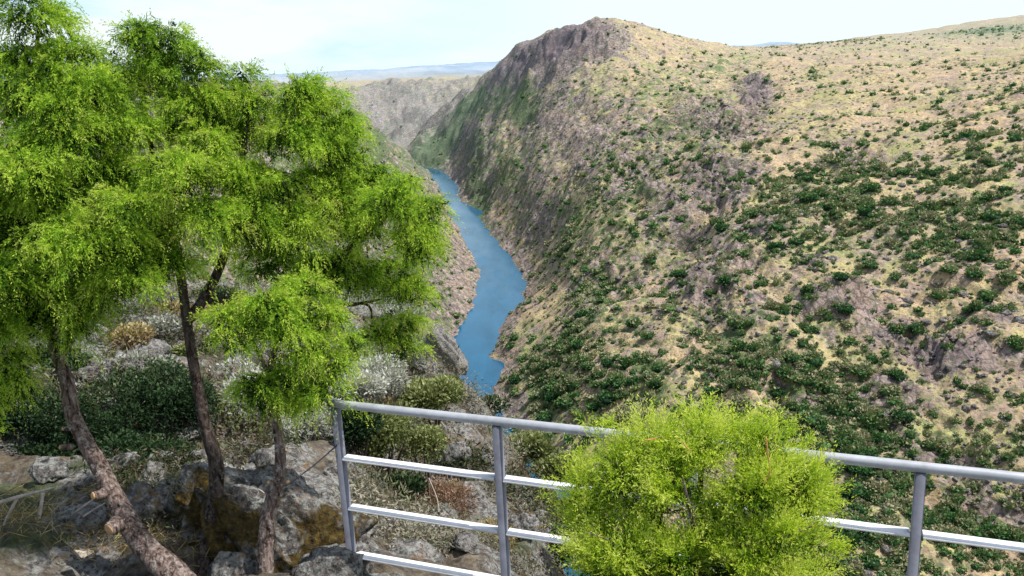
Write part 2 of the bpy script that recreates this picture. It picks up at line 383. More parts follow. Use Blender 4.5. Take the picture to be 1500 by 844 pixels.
cap4 = skycap([(-80, 116), (300, 114), (400, 112), (480, 108), (520, 105), (560, 104), (600, 98), (640, 96), (720, 91), (1000, 68), (1100, 66), (1130, 61), (1160, 63), (1190, 66), (1300, 56), (1400, 40), (1450, 31), (1500, 25)])
def softmin(a, b, k): 
    h = np.clip(.5+.5*(b-a)/k, 0, 1); return b*(1-h)+a*h-k*h*(1-h)
capw = np.where(RR < 2350, cap1, cap2+(cap1-cap2)*(1-sst(2350, 2800, RR)))
capw = np.where(RR > 4300, cap2+(cap3-cap2)*sst(4300, 5500, RR), capw); capw = np.where(RR > 9000, cap3+(cap4-cap3)*sst(9000, 11500, RR), capw)
Zc = softmin(Z/np.maximum(RR, 1), capw, .006)*RR
Z = np.where((RR > 800), Z+(Zc-Z)*sst(800, 1200, RR), Z)
Z = np.where(RR > 13500, Z-(RR-13500)*.02, Z)
Z = np.maximum(Z, -262)
# noise on the far land
sp = np.where(RR > 340, RR*.0024, 2.5)
sd = np.full(AZ.shape, 500.0)
rm = (RR > 150) & (RR < 3200) & (np.abs(AZ) < R(90))
sd[rm] = river_sd(X[rm], Y[rm]); sd[rm] += np.clip(RR[rm]/900, .6, 2)*(4.0*perlin(X[rm]/30, Y[rm]/30, 81)+2.4*perlin(X[rm]/11, Y[rm]/11, 82))-1
gl = gm & (RR > 60)
x, y, r_ = X[gl], Y[gl], RR[gl]
gy_, gx_ = np.gradient(Z); slope = np.abs(np.gradient(Z, axis=0)/np.maximum(np.gradient(RR, axis=0), 1e-3))
rough0 = .5+.5*perlin(x/260, y/260, 5)
# rocky zones (px, py, radius az px, radius in ln r, strength)
def locate(px, py, Zg):                            # first ground hit along a sight line
    v = ray(px, py); a = math.atan2(v[0], v[1]); t = v[2]/math.hypot(v[0], v[1])
    j = int(np.clip(np.searchsorted(az, a), 1, nA-1))
    e = Zg[:, j]/rs; ok = np.where((e > t) & (rs > 60))[0]
    if not len(ok): return (a, None, None)
    r = rs[ok[0]]; return (a, r, r*t)
ZG = Z.copy()
def blobs(lst, a, r, z):
    """soft patches on the land: azimuth x (distance and height)"""
    out = np.zeros(a.shape)
    for px, py, wx, wy, s in lst:
        a0, q, z0 = locate(px, py, ZG)
        if q is None: continue
        _, q1, z1 = locate(px, py+wy, ZG); dy = wy; _, q2, z2 = locate(px, py-wy, ZG)
        if q2 is None: q2, z2 = 2*q-q1, 2*z0-z1
        if q1 is None: continue
        if abs(q2-q) > 3*abs(q-q1)+30: q2, z2 = 2*q-q1, 2*z0-z1
        wl = max(abs(math.log(q2/q1))/2, .012); wz = max(abs(z2-z1)/2, 5)
        out = np.maximum(out, s*np.exp(-(((a-a0)/(wx/F))**2+.5*((np.log(r)-math.log(q))/wl)**2+.5*((z-z0)/wz)**2)*.7))
    return out
ROCKS = [(760, 95, 50, 40, 1.0), (820, 70, 60, 38, 1.0), (860, 60, 45, 25, .9), (725, 120, 30, 30, .8), (700, 240, 28, 50, .8), (1050, 265, 48, 30, 1.0), (1105, 138, 18, 20, 1.0), (1050, 180, 60, 25, .8), (1235, 455, 50, 28, .9),
         (1380, 520, 80, 35, .8), (1320, 500, 40, 30, .8), (1040, 430, 90, 40, .6), (1060, 385, 60, 25, .7), (970, 300, 30, 30, .7), (900, 400, 50, 30, .5), (800, 180, 60, 60, .6), (790, 300, 50, 50, .6),
         (870, 200, 80, 50, .5), (660, 420, 50, 90, .9), (600, 380, 60, 80, .9), (1250, 225, 40, 18, .6), (1440, 700, 90, 60, .65), (1160, 560, 50, 30, .6), (700, 190, 40, 30, .55), (560, 170, 60, 30, .6), (740, 400, 30, 40, .6), (690, 215, 18, 40, .8), (560, 150, 40, 16, .7), (850, 250, 20, 16, .7), (940, 200, 26, 12, .7), (900, 290, 22, 16, .7), (1010, 340, 30, 16, .7), (840, 420, 22, 14, .6), (1120, 340, 26, 12, .7), (1190, 400, 24, 12, .6),
         (1300, 580, 40, 40, .7), (1460, 450, 60, 40, .5), (540, 220, 60, 40, .8), (930, 250, 60, 40, .45), (1180, 300, 40, 30, .3)]
GREENS = [(700, 150, 30, 20, .8), (640, 195, 30, 20, .6), (770, 160, 50, 16, .9), (900, 330, 120, 80, .42), (1000, 200, 120, 60, .40), (760, 250, 60, 60, .45), (900, 130, 120, 40, .35), (760, 150, 40, 22, .9), (735, 140, 30, 25, .7), (700, 265, 22, 50, .75), (640, 200, 30, 25, .7), (840, 330, 60, 70, .55), (800, 560, 70, 50, .9), (880, 470, 70, 40, .65), (1230, 300, 90, 50, .42), (1240, 350, 80, 30, .45),
          (1090, 510, 80, 45, .55), (950, 560, 60, 40, .5), (1250, 640, 110, 60, .6), (1330, 780, 130, 60, .6), (1060, 95, 60, 14, .5), (1430, 330, 60, 40, .45), (760, 690, 60, 50, .8), (840, 700, 70, 50, .7), (1450, 45, 60, 6, .8), (980, 130, 120, 40, .4),
          (560, 205, 50, 20, .6), (700, 215, 30, 30, .7), (740, 230, 30, 40, .6), (665, 190, 25, 25, .7), (680, 150, 25, 14, .7),  (710, 330, 25, 40, .45), (1180, 590, 60, 60, .5)]
zg_ = Z[gl]; rockm = blobs(ROCKS, AZ[gl], r_, zg_); greenm = blobs(GREENS, AZ[gl], r_, zg_)
steep = sst(.55, 1.1, slope[gl])
rk = np.clip(np.maximum(rockm, steep*.2)+.22*(1-sst(R(10), R(30), AZ[gl]))*(1-sst(2500, 4000, r_))+.5*sst(1900, 2300, r_)*(1-sst(4200, 4800, r_))*(1-sst(R(-2), R(1), AZ[gl]))+.40*sst(150, 400, r_)*(1-sst(2000, 2500, r_))*(1-sst(R(-6), R(-3), AZ[gl])), 0, 1)
nz = np.zeros_like(x)
wx_ = x+18*perlin(x/70, y/70, 9); wy_ = y+18*perlin(x/70, y/70, 10)
for wl, am, s in [(240, 11, 1), (110, 9, 2), (52, 6.2, 3), (24, 4.0, 4), (11, 2.4, 6), (5.5, 1.2, 7)]:
    lod = sst(1.8, 4, wl/sp[gl])
    nz += lod*am*(perlin(wx_/wl, wy_/wl, s)*.7 + rk*1.5*(ridged(wx_/wl, wy_/wl, s+20)-.45))
rk = np.maximum(rk, .8*(1-sst(8, 26, sd[gl])))
nz += rockm*(7*(ridged(wx_/42, wy_/30, 35)-.5)+4.5*(ridged(wx_/17, wy_/13, 36)-.5))
# gullies and crags on the peak
pk = blobs([(800, 85, 90, 55, 1.0), (710, 200, 60, 90, 1.0), (760, 280, 50, 70, .6), (1050, 265, 50, 32, .5), (1105, 138, 18, 20, .5)], AZ[gl], r_, zg_)
nz += pk*(13*(ridged(wx_/95, wy_/95, 31)-.55)+7*(ridged(wx_/38, wy_/38, 32)-.5)+2.2*(ridged(wx_/17, wy_/17, 33)-.5))
farf = sst(2500, 6000, r_)
nz += farf*(38*perlin(x/1500, y/1500, 41)+14*perlin(x/500, y/500, 42))*(1-.3*sst(9000, 13000, r_))
nz *= 1-.45*sst(1400, 2200, r_)*(1-farf)
ga = sst(1900, 2400, r_)*(1-sst(4200, 4800, r_))*(1-sst(R(-2), R(1), AZ[gl]))
nz += ga*(34*(ridged(wx_/330, wy_/330, 71)-.6)+16*(ridged(wx_/120, wy_/120, 72)-.5)+6*(ridged(wx_/50, wy_/50, 73)-.5))
damp = np.where(sd[gl] > 0, .15+.85*sst(4, 70, sd[gl]), .1)
Z[gl] += nz*damp
bank = (sd < 60) & rm
zb = ZW+np.where(sd > 0, .62*sd, .5*sd)
t = sst(0, 60, sd)
jag = 3.0*perlin(X/14, Y/14, 50)+.8*perlin(X/5, Y/5, 51)
Z = np.where(rm & (sd < 60), np.where(sd > 0, (zb+jag*sst(0, 10, sd))*(1-t)+np.maximum(Z, ZW+1+.25*sd)*t, np.maximum(zb, ZW-8)), Z)
Z = np.where(rm & (sd >= 60), np.maximum(Z, ZW+4), Z)
# near spur
nm_ = RR < 170
a_, q_ = azc[nm_], RR[nm_]
er = np.interp(a_, edge_az, edge_r); er = er*(1+.05*perlin(a_*60, a_*0+3.3, 61))
qq = np.minimum(q_, er)
zn = ntps(np.c_[a_*2.2, np.log(np.maximum(qq, .6))])
xn, yn = X[nm_], Y[nm_]
am = sst(3.4, 10, q_)
nn = .10*sst(3, 4.2, q_)*(ridged(xn/.75, yn/.75, 60)-.5)+.05*perlin(xn/.5, yn/.5, 62)+.022*ridged(xn/.22, yn/.22, 63)+.010*ridged(xn/.1, yn/.1, 64)
nn += am*(.75*ridged(xn/5.5, yn/5.5, 65)-.35+.32*ridged(xn/2.1, yn/2.1, 66)+.14*ridged(xn/.9, yn/.9, 67))
cliff = sst(15, 35, q_)*sst(R(-12), R(-7), a_)
nn += cliff*(1.1*(ridged(xn/4, yn/7, 68)-.5)+.5*(ridged(xn/1.5, yn/2.5, 69)-.5))
nn -= 3.2*cliff*sst(.35, 1.0, q_/er)+.35*sst(6, 10, q_)*sst(R(-6), R(0), a_)
nn -= .17*sst(2.6, 3.4, q_)*(1-sst(5.5, 6.5, q_))*sst(R(-19), R(-15), a_)*(1-sst(R(-2), R(3), a_))
drop = np.maximum(q_-er, 0)
zn = zn+nn-1.7*drop*(1+.25*perlin(xn/6, yn/6, 70))
NEAR = np.zeros(AZ.shape, bool)
zz = Z[nm_].copy(); use = (zn > zz); use |= (q_ < 12); use_ = use
Z[nm_] = np.where(use_, np.maximum(zn, -262), zz); NEAR[nm_] = use_
# ground behind the lookout stays level
back = np.abs(AZ) > R(60)
bk = sst(R(66), R(142), np.abs(AZ))
Z = Z*(1-bk)+bk*(-1.65+.02*np.minimum(RR, 300)*perlin(X/120, Y/120, 77)+1.2*perlin(X/30, Y/30, 78)*sst(3, 40, RR))
Z[0, :] = -1.65; Z[1, :] = -1.65
# attributes
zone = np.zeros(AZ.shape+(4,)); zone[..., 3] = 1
zone[..., 0][gl] = np.clip(rk*.85+.12, 0, 1); zone[..., 1][gl] = np.clip(greenm*.8+.16*sst(1900, 2300, r_)*(1-sst(4200, 4800, r_))*(1-sst(R(-2), R(1), AZ[gl]))+.38*sst(150, 400, r_)*(1-sst(2000, 2500, r_))*(1-sst(R(-6), R(-3), AZ[gl]))+.10*(1-sst(R(8), R(24), AZ[gl]))+.08*sst(1500, 3000, r_)+.06, 0, 1)
zone[..., 2] = .12*sst(1000, 2600, RR)+.05*sst(2200, 3000, RR)+.74*sst(9000, 11500, RR)  # third channel: strength of the painted haze, growing with distance
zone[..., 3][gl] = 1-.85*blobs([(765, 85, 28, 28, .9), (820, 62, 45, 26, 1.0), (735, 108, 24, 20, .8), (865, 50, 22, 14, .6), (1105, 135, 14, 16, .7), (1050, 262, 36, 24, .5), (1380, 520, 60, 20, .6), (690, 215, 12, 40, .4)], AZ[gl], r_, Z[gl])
V = np.c_[X.ravel(), Y.ravel(), Z.ravel()]
i = np.arange(nR-1)[:, None]*nA+np.arange(nA-1)[None]
Fc = np.stack([i, i+1, i+nA+1, i+nA], -1).reshape(-1, 4)
nearq = NEAR[:-1, :-1]; midx = nearq.reshape(-1).astype(np.int32)
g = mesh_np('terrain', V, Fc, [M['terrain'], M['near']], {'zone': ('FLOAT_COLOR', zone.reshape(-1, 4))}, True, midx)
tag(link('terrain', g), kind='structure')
def ground(x, y):
    a = math.atan2(x, y); r = math.hypot(x, y)
    j = int(np.clip(np.searchsorted(az, a), 1, nA-1)); k = int(np.clip(np.searchsorted(rs, r), 1, nR-1))
    ta = (a-az[j-1])/(az[j]-az[j-1]); tr = (r-rs[k-1])/(rs[k]-rs[k-1])
    return float((Z[k-1, j-1]*(1-ta)+Z[k-1, j]*ta)*(1-tr)+(Z[k, j-1]*(1-ta)+Z[k, j]*ta)*tr)
def groundv(x, y):
    a = np.arctan2(x, y); r = np.hypot(x, y); j = np.clip(np.searchsorted(az, a), 1, nA-1); k = np.clip(np.searchsorted(rs, r), 1, nR-1)
    ta = (a-az[j-1])/(az[j]-az[j-1]); tr = (r-rs[k-1])/(rs[k]-rs[k-1])
    return (Z[k-1, j-1]*(1-ta)+Z[k-1, j]*ta)*(1-tr)+(Z[k, j-1]*(1-ta)+Z[k, j]*ta)*tr
hor = np.maximum.accumulate(Z/np.maximum(rs[:, None], .5)*np.where(rs[:, None] > 1, 1, 1) - (rs[:, None] < 1)*1e3, axis=0)   # running skyline
# river sheet
import bmesh
bm = bmesh.new(); vs = [bm.verts.new((px, py, ZW)) for px, py in poly]
# grow the sheet a little so that the banks cut it
cen = poly
nrm = []
for k in range(len(poly)):
    a = poly[k-1]; b = poly[(k+1) % len(poly)]; e = (b-a)/np.linalg.norm(b-a); nrm.append((e[1], -e[0]))
area = .5*sum(poly[k-1][0]*poly[k][1]-poly[k][0]*poly[k-1][1] for k in range(len(poly)))
sg = 1 if area > 0 else -1
for v, nv in zip(vs, nrm): v.co.x += sg*nv[0]*3; v.co.y += sg*nv[1]*3
f = bm.faces.new(vs); bmesh.ops.triangulate(bm, faces=[f])
bmesh.ops.recalc_face_normals(bm, faces=bm.faces)
if bm.faces and sum(f.normal.z for f in bm.faces) < 0: bmesh.ops.reverse_faces(bm, faces=bm.faces)
mw = bpy.data.meshes.new('river'); bm.to_mesh(mw); bm.free(); mw.materials.append(M['water'])
tag(link('river', mw), kind='structure')

# ------------------------------------------------------------------ foliage builders
def unit(v): return v/np.maximum(np.linalg.norm(v, axis=-1, keepdims=True), 1e-9)
def quads(P0, D, L, Wd, side):
    """rhombic leaves: base P0, direction D, length L, width Wd, side vector"""
    mid = P0+D*(L*.5)[:, None]
    V = np.stack([P0, mid+side*(Wd*.5)[:, None], P0+D*L[:, None], mid-side*(Wd*.5)[:, None]], 1).reshape(-1, 3)
    Fq = np.arange(len(V)).reshape(-1, 4); return V, Fq
def rdir(n): return unit(rng.normal(size=(n, 3)))
def sprays(P, D, L, nb, blade, width, droop, tint, spread=.75):
    """feathery twigs: P origin, D direction, L length"""
    n = len(P); t = (np.arange(nb)+.5)/nb
    T = np.broadcast_to(t, (n, nb))+rng.uniform(-.3/nb, .3/nb, (n, nb))
    g = np.array([0, 0, -1.0])
    O = P[:, None]+D[:, None]*(T*L[:, None])[..., None]+g*(droop[:, None]*L[:, None]*T**2)[..., None]
    ax = unit(D[:, None]+g*(2*droop[:, None]*T)[..., None])
    rd = unit(rng.normal(size=(n, nb, 3)))
    rd = unit(rd-ax*np.sum(rd*ax, -1, keepdims=True))
    bd = unit(ax*(1-spread*.45)+rd*spread)
    sd_ = unit(np.cross(bd, unit(rng.normal(size=(n, nb, 3)))))
    bl = blade*(1.15-.6*T)*rng.uniform(.7, 1.3, (n, nb))
    wd = width*rng.uniform(.7, 1.3, (n, nb))
    V, Fq = quads(O.reshape(-1, 3), bd.reshape(-1, 3), bl.ravel(), wd.ravel(), sd_.reshape(-1, 3))
    tt = np.repeat((tint[:, None]+.22*T-.08+rng.normal(0, .05, (n, nb))).ravel(), 4)
    return V, Fq, tt
class Cloud:
    def __init__(s): s.V = []; s.F = []; s.T = []; s.n = 0
    def add(s, V, Fq, T): s.V.append(V); s.F.append(Fq+s.n); s.T.append(T); s.n += len(V)
    def mesh(s, name, mat): return mesh_np(name, np.concatenate(s.V), np.concatenate(s.F), mat, {'tint': ('FLOAT', np.clip(np.concatenate(s.T), 0, 1))})
def clump(cl, c, rad, n, blade=.023, width=.0047, L=(.05, .13), droop=(.0, 1.4), nb=14, tbase=.42, up=.34, tscale=.75, flat=.72, dens=1.0, jit=.16):
    """a bough: arching branchlets leave the centre, feathery twigs hang along them; gaps stay open between branchlets"""
    c = np.asarray(c); m = max(int(15*dens), 7); per = max(int(n/m), 6)
    for k in range(m):
        th = random.uniform(0, 2*np.pi); el = random.uniform(-.35, 1.25)
        d = np.array([math.cos(th)*math.cos(el), math.sin(th)*math.cos(el), math.sin(el)*flat])
        ln = rad*random.choice([.6, .8, .95, 1.1, 1.3]); sag = random.uniform(.10, .8)*ln*(1 if up < .4 else .15)
        t = rng.uniform(.12, 1.0, per)**.8
        Pc = c+d*(ln*t)[:, None]; Pc[:, 2] -= sag*t*t
        wid = .145*rad*(1.15-.75*t)+.010
        off = rng.normal(size=(per, 3))*wid[:, None]*np.array([1, 1, .5])
        tan = unit(d*np.ones((per, 1))+np.array([0, 0, -1.0])*(2*sag/ln*t)[:, None])
        out = unit(tan*.9+off/(.2*rad)*.45+np.array([0, 0, up])+rng.normal(0, jit, (per, 3)))
        Lg = rng.uniform(*L, per)*(1.15-.4*t); dr = rng.uniform(*droop, per)
        tint = tbase+tscale*(t-.66)*.8+1.2*off[:, 2]/(rad)+.10*d[2]+random.gauss(0, .09)+rng.normal(0, .05, per)  # shade painted into the tint: inner twigs and undersides darker, tips lighter
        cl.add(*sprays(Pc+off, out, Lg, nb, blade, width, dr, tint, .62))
    q = int(n*.16); Pi = c+rng.normal(size=(q, 3))*rad*np.array([.30, .30, .20])-np.array([0, 0, .18*rad])  # dark core twigs: shadow inside the bough put into their tint
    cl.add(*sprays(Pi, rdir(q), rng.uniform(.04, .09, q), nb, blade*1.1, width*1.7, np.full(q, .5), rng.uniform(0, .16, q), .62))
def tube(path, radii, seg=10, jitter=.08, cap=True, s=0):
    path = [np.array(p, float) for p in path]
    # Catmull-Rom resample
    pts, rad = [], []
    n = len(path)
    for k in range(n-1):
        p0 = path[max(k-1, 0)]; p1 = path[k]; p2 = path[k+1]; p3 = path[min(k+2, n-1)]
        m = 6
        for j in range(m+(k == n-2)):
            t = j/m
            pts.append(.5*((2*p1)+(-p0+p2)*t+(2*p0-5*p1+4*p2-p3)*t*t+(-p0+3*p1-3*p2+p3)*t**3)); rad.append(radii[k]*(1-t)+radii[k+1]*t)
    pts = np.array(pts); rad = np.array(rad); T = unit(np.gradient(pts, axis=0))
    up = np.array([.3, .9, .2]); V = []
    for k, (p, t) in enumerate(zip(pts, T)):
        a = unit(np.cross(t, up)); b = np.cross(t, a)
        for j in range(seg):
            th = 2*np.pi*j/seg
            rr = rad[k]*(1+jitter*(math.sin(th*3+k*.35+s)+.7*math.sin(th*5-k*.9+s*2)+random.uniform(-.6, .6)))
            V.append(p+(a*math.cos(th)+b*math.sin(th))*rr)
    Fq = []
    for k in range(len(pts)-1):
        for j in range(seg):
            Fq.append((k*seg+j, k*seg+(j+1) % seg, (k+1)*seg+(j+1) % seg, (k+1)*seg+j))
    V = list(V); e0 = len(V); V += [pts[0], pts[-1]]
    if cap:
        for j in range(0, seg, 2):
            Fq.append((e0, (j+2) % seg, j+1, j)); b = (len(pts)-1)*seg
            Fq.append((e0+1, b+j, b+j+1, b+(j+2) % seg))
    return np.array(V), np.array(Fq)
def join(parts):
    Vs, Fs, n = [], [], 0
    for V, Fq in parts: Vs.append(V); Fs.append(Fq+n); n += len(V)
    return np.concatenate(Vs), np.concatenate(Fs)
def local(V, o): return V-np.asarray(o)

# ------------------------------------------------------------------ foreground junipers
def juniper(name, label, base, trunks, limbs, clumps, foliage, seedoff, cat='tree', bark='bark', stubs=(), group=None, nfac=1.0, **kw):
    root = empty(name, base); tag(root, label, cat, group)
    tv, tf = join([tube(p, r, 12, .07, s=k) for k, (p, r) in enumerate(trunks)])
    link('trunk', mesh_np('trunk', local(tv, base), tf, M[bark], smooth=True), root)
    for k, (p, r) in enumerate(limbs):
        v, f_ = tube(p, r, 8, .08, s=k+3)
        link('branch', mesh_np('branch', local(v, base), f_, M[bark], smooth=True), root)
    cl = Cloud()
    for c, rad, den, tb in clumps:
        tb += random.uniform(-.05, .05); c = np.asarray(c)+rng.normal(0, .25, 3)*rad*np.array([1, 1, .4])
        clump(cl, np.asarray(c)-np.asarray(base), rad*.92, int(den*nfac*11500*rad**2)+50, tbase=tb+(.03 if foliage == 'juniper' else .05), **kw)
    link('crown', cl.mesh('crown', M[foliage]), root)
    for c, d, r_ in stubs:
        c = np.array(c); d = unit(np.array(d, float))
        v, f_ = tube([c-d*.05, c-d*.02, c+d*.012], [r_*1.35, r_*1.15, r_], 10, .1)
        o = link('branch_stub', mesh_np('branch_stub', local(v, base), f_, M[bark], smooth=True), root)
        v, f_ = tube([c+d*.0115, c+d*.015, c+d*.018], [r_*.97, r_*.95, r_*.8], 10, .03)
        link('cut_face', mesh_np('cut_face', local(v, base), f_, M['cut'], smooth=False), o)
    return root

def CL(lst, r):   # (px, py, radius px, depth offset, density, tint)
    out = []
    for px, py, rp, dy, den, tb in lst:
        rr = r+dy; p = at(px, py, rr); out.append((p, rp*np.linalg.norm(p)/F, den, tb))
    return out
def P(px, py, r): return at(px, py, r)

# left tree
baseA = P(262, 850, 4.35)
trA = [([P(300, 890, 4.2), P(262, 850, 4.35), P(205, 790, 4.55), P(165, 722, 4.75), P(132, 660, 4.9), P(108, 610, 5.0), P(98, 560, 5.05), P(78, 500, 5.1), P(60, 420, 5.15), P(40, 300, 5.2), P(45, 150, 5.2), P(60, 20, 5.2)],
        [.082, .072, .060, .050, .043, .040, .036, .031, .028, .023, .016, .006])]
limA = [([P(88, 520, 5.1), P(112, 480, 5.2), P(150, 400, 5.3), P(170, 330, 5.3)], [.03, .026, .02, .01]),
        ([P(66, 440, 5.15), P(20, 380, 5.2), P(-60, 320, 5.2)], [.03, .022, .01]),
        ([P(92, 512, 5.05), P(106, 513, 5.0), P(118, 512, 4.95)], [.014, .010, .006]),
        ([P(45, 300, 5.2), P(90, 240, 5.1), P(140, 200, 5.0)], [.026, .018, .008])]
clA = CL([(60, 30, 55, 0, .8, .40), (30, 75, 60, .1, .8, .42), (95, 70, 45, 0, .7, .42), (40, -15, 40, .05, .6, .45), (100, 130, 70, -.05, 1, .46), (20, 150, 75, .1, 1, .42), (55, 110, 60, 0, .9, .46), (130, 190, 70, -.15, 1, .50),
          (50, 215, 80, -.1, 1, .46), (150, 250, 60, -.1, 1, .46), (-30, 240, 90, 0, 1, .42), (90, 290, 80, -.2, 1, .48), (20, 320, 75, -.15, 1, .46), (-50, 330, 80, 0, 1, .4),
          (170, 330, 75, -.3, 1.1, .5), (200, 385, 50, -.35, 1, .5), (160, 410, 50, -.2, 1, .46), (110, 345, 50, -.45, 1.1, .54), (185, 290, 45, -.5, 1, .55), (40, 250, 50, -.4, 1, .54), (120, 160, 45, -.3, 1, .52), (0, 420, 55, -.4, 1, .54), (60, 330, 50, -.45, 1, .54), (130, 385, 65, -.25, 1, .46), (60, 380, 75, -.1, 1, .44), (-10, 400, 70, -.1, 1, .44), (100, 440, 55, -.1, 1, .46), (35, 450, 60, -.15, 1, .5), (-20, 480, 60, -.1, 1, .5),
          (75, 475, 45, -.2, .9, .5), (10, 520, 45, -.1, .8, .5), (-30, 580, 50, 0, .8, .5), (20, 560, 30, 0, .6, .52)], 5.05)
stA = [(P(163, 774, 4.5), (-.5, -.75, -.1), .036), (P(140, 726, 4.68), (-.6, -.7, .2), .022), (P(92, 655, 4.88), (-.8, -.5, .25), .013), (P(96, 628, 4.9), (-.9, -.3, .2), .011)]
juniper('juniper_tree', 'juniper tree with thick leaning trunk and sawn-off stubs at the far left', baseA, trA, limA, clA, 'juniper', 1, stubs=stA)

# middle tree
baseB = P(298, 832, 4.55)
trB = [([P(290, 870, 4.45), P(298, 832, 4.55), P(310, 760, 4.7), P(318, 690, 4.8), P(300, 620, 4.85), P(285, 540, 4.9), P(274, 470, 4.95), P(262, 390, 5.0), P(240, 300, 5.05), P(215, 180, 5.1), P(200, 60, 5.1)],
        [.052, .044, .040, .043, .034, .029, .027, .025, .019, .014, .006])]
limB = [([P(276, 468, 4.95), P(300, 435, 5.0), P(330, 370, 5.0), P(350, 260, 5.0), P(365, 160, 5.0), P(362, 125, 5.0)], [.032, .03, .024, .018, .01, .004]),
        ([P(300, 440, 5.0), P(400, 440, 5.1), P(470, 410, 5.1), P(505, 370, 4.9), P(560, 320, 5.0), P(590, 300, 5.0)], [.026, .026, .026, .022, .014, .006]),
        ([P(262, 390, 5.0), P(200, 340, 4.9), P(150, 310, 4.8)], [.02, .014, .006]),
        ([P(240, 300, 5.05), P(300, 250, 5.1), P(330, 200, 5.1)], [.02, .012, .006]),
        ([P(440, 425, 5.1), P(500, 446, 5.1), P(530, 444, 5.07), P(560, 438, 5.05)], [.018, .012, .010, .006]),
        ([P(500, 446, 5.1), P(540, 448, 5.15), P(545, 480, 5.15)], [.009, .008, .004])]
clB = CL([(185, 40, 42, 0, .7, .38), (235, 55, 48, .05, .8, .40), (270, 90, 48, .05, .85, .42), (215, 110, 55, .05, 1, .42), (170, 100, 40, 0, .7, .40), (290, 140, 35, .05, .8, .42), (245, 160, 65, 0, 1, .44), (285, 200, 60, 0, 1, .44), (190, 190, 60, .1, 1, .42),
          (350, 130, 32, 0, .6, .40), (356, 105, 20, 0, .5, .42), (385, 150, 48, 0, .9, .46), (440, 140, 50, 0, .95, .46), (480, 170, 50, 0, 1, .46), (420, 200, 70, -.05, 1, .48), (340, 200, 55, .05, 1, .42), (480, 220, 55, -.05, 1, .46),
          (250, 240, 45, -.4, 1, .54), (400, 380, 45, 0, 1, .48), (440, 300, 40, -.1, 1, .56), (310, 200, 45, -.2, 1, .5), (430, 130, 38, -.1, 1, .5), (380, 260, 40, -.15, 1, .56), (290, 260, 65, -.25, 1.1, .52), (350, 250, 55, -.15, 1, .48), (300, 310, 55, -.3, 1.1, .52), (240, 330, 60, -.1, 1, .44), (350, 320, 55, -.3, 1.1, .50), 
          (200, 360, 50, -.2, 1, .50), (200, 290, 60, .1, 1, .38), (420, 270, 65, -.1, 1, .44), (390, 340, 50, -.1, 1, .46), (450, 330, 55, -.2, 1, .50), (500, 290, 60, 0, 1, .50), (555, 260, 50, -.05, 1, .50), (540, 320, 60, -.1, 1, .48), (520, 240, 40, 0, 1, .5), (470, 260, 50, 0, 1, .48),
          (580, 290, 48, -.3, 1.2, .52), (612, 330, 32, -.3, 1.2, .54), (580, 350, 44, -.3, 1.2, .50), (622, 300, 26, -.3, 1.1, .54), (598, 262, 28, -.2, .8, .54), (530, 380, 50, 0, 1, .42), (480, 380, 40, .1, .9, .40), (570, 390, 40, 0, .9, .50), (610, 370, 32, 0, .8, .54), (605, 465, 38, 0, .9, .54), (490, 410, 34, .05, .8, .40), (540, 415, 36, 0, .8, .44), (590, 415, 38, 0, .9, .52), (615, 430, 30, 0, .9, .54), (450, 395, 34, .1, .7, .38), (240, 385, 40, -.2, .9, .46), (180, 400, 45, -.2, 1, .50), (580, 500, 36, 0, .8, .50), (560, 480, 30, 0, .7, .46), (605, 310, 30, 0, .8, .54)], 5.0)
juniper('juniper_tree', 'tall juniper tree with dark forked trunk rising behind a mossy rock', baseB, trB, limB, clB, 'juniper', 2, bark='bark_dark')

# small tree by the fence
baseC = P(388, 838, 4.3)
trC = [([P(384, 870, 4.25), P(388, 838, 4.3), P(390, 780, 4.35), P(398, 735, 4.4), P(408, 700, 4.4), P(410, 650, 4.45), P(402, 600, 4.45), P(398, 540, 4.45), P(410, 470, 4.45), P(420, 430, 4.45)],
        [.055, .045, .042, .038, .032, .028, .026, .022, .014, .006])]
limC = [([P(400, 600, 4.45), P(430, 560, 4.4), P(470, 520, 4.35)], [.014, .01, .005]), ([P(398, 560, 4.45), P(370, 500, 4.4), P(340, 470, 4.35)], [.014, .01, .005])]
clC = CL([(420, 430, 45, 0, 1, .54), (370, 450, 50, -.1, 1.1, .56), (335, 465, 34, -.1, 1, .56), (450, 460, 45, -.05, 1, .54), (400, 490, 58, -.1, 1.1, .52), (340, 490, 30, -.1, .9, .54), (470, 500, 40, -.1, 1, .56), (490, 530, 34, -.1, 1, .58),
          (420, 550, 42, -.1, 1, .50), (385, 560, 36, -.1, 1, .50), (460, 570, 38, -.15, 1, .58), (440, 590, 26, -.1, .8, .56), (400, 590, 24, -.05, .8, .5), (505, 500, 22, -.05, .7, .58)], 4.4)
stC = [(P(420, 705, 4.32), (.7, -.7, .1), .012), (P(396, 706, 4.32), (-.7, -.7, .1), .010)]
juniper('juniper_tree', 'small juniper tree with round low crown beside the fence post', baseC, trC, limC, clC, 'juniper', 3, stubs=stC)

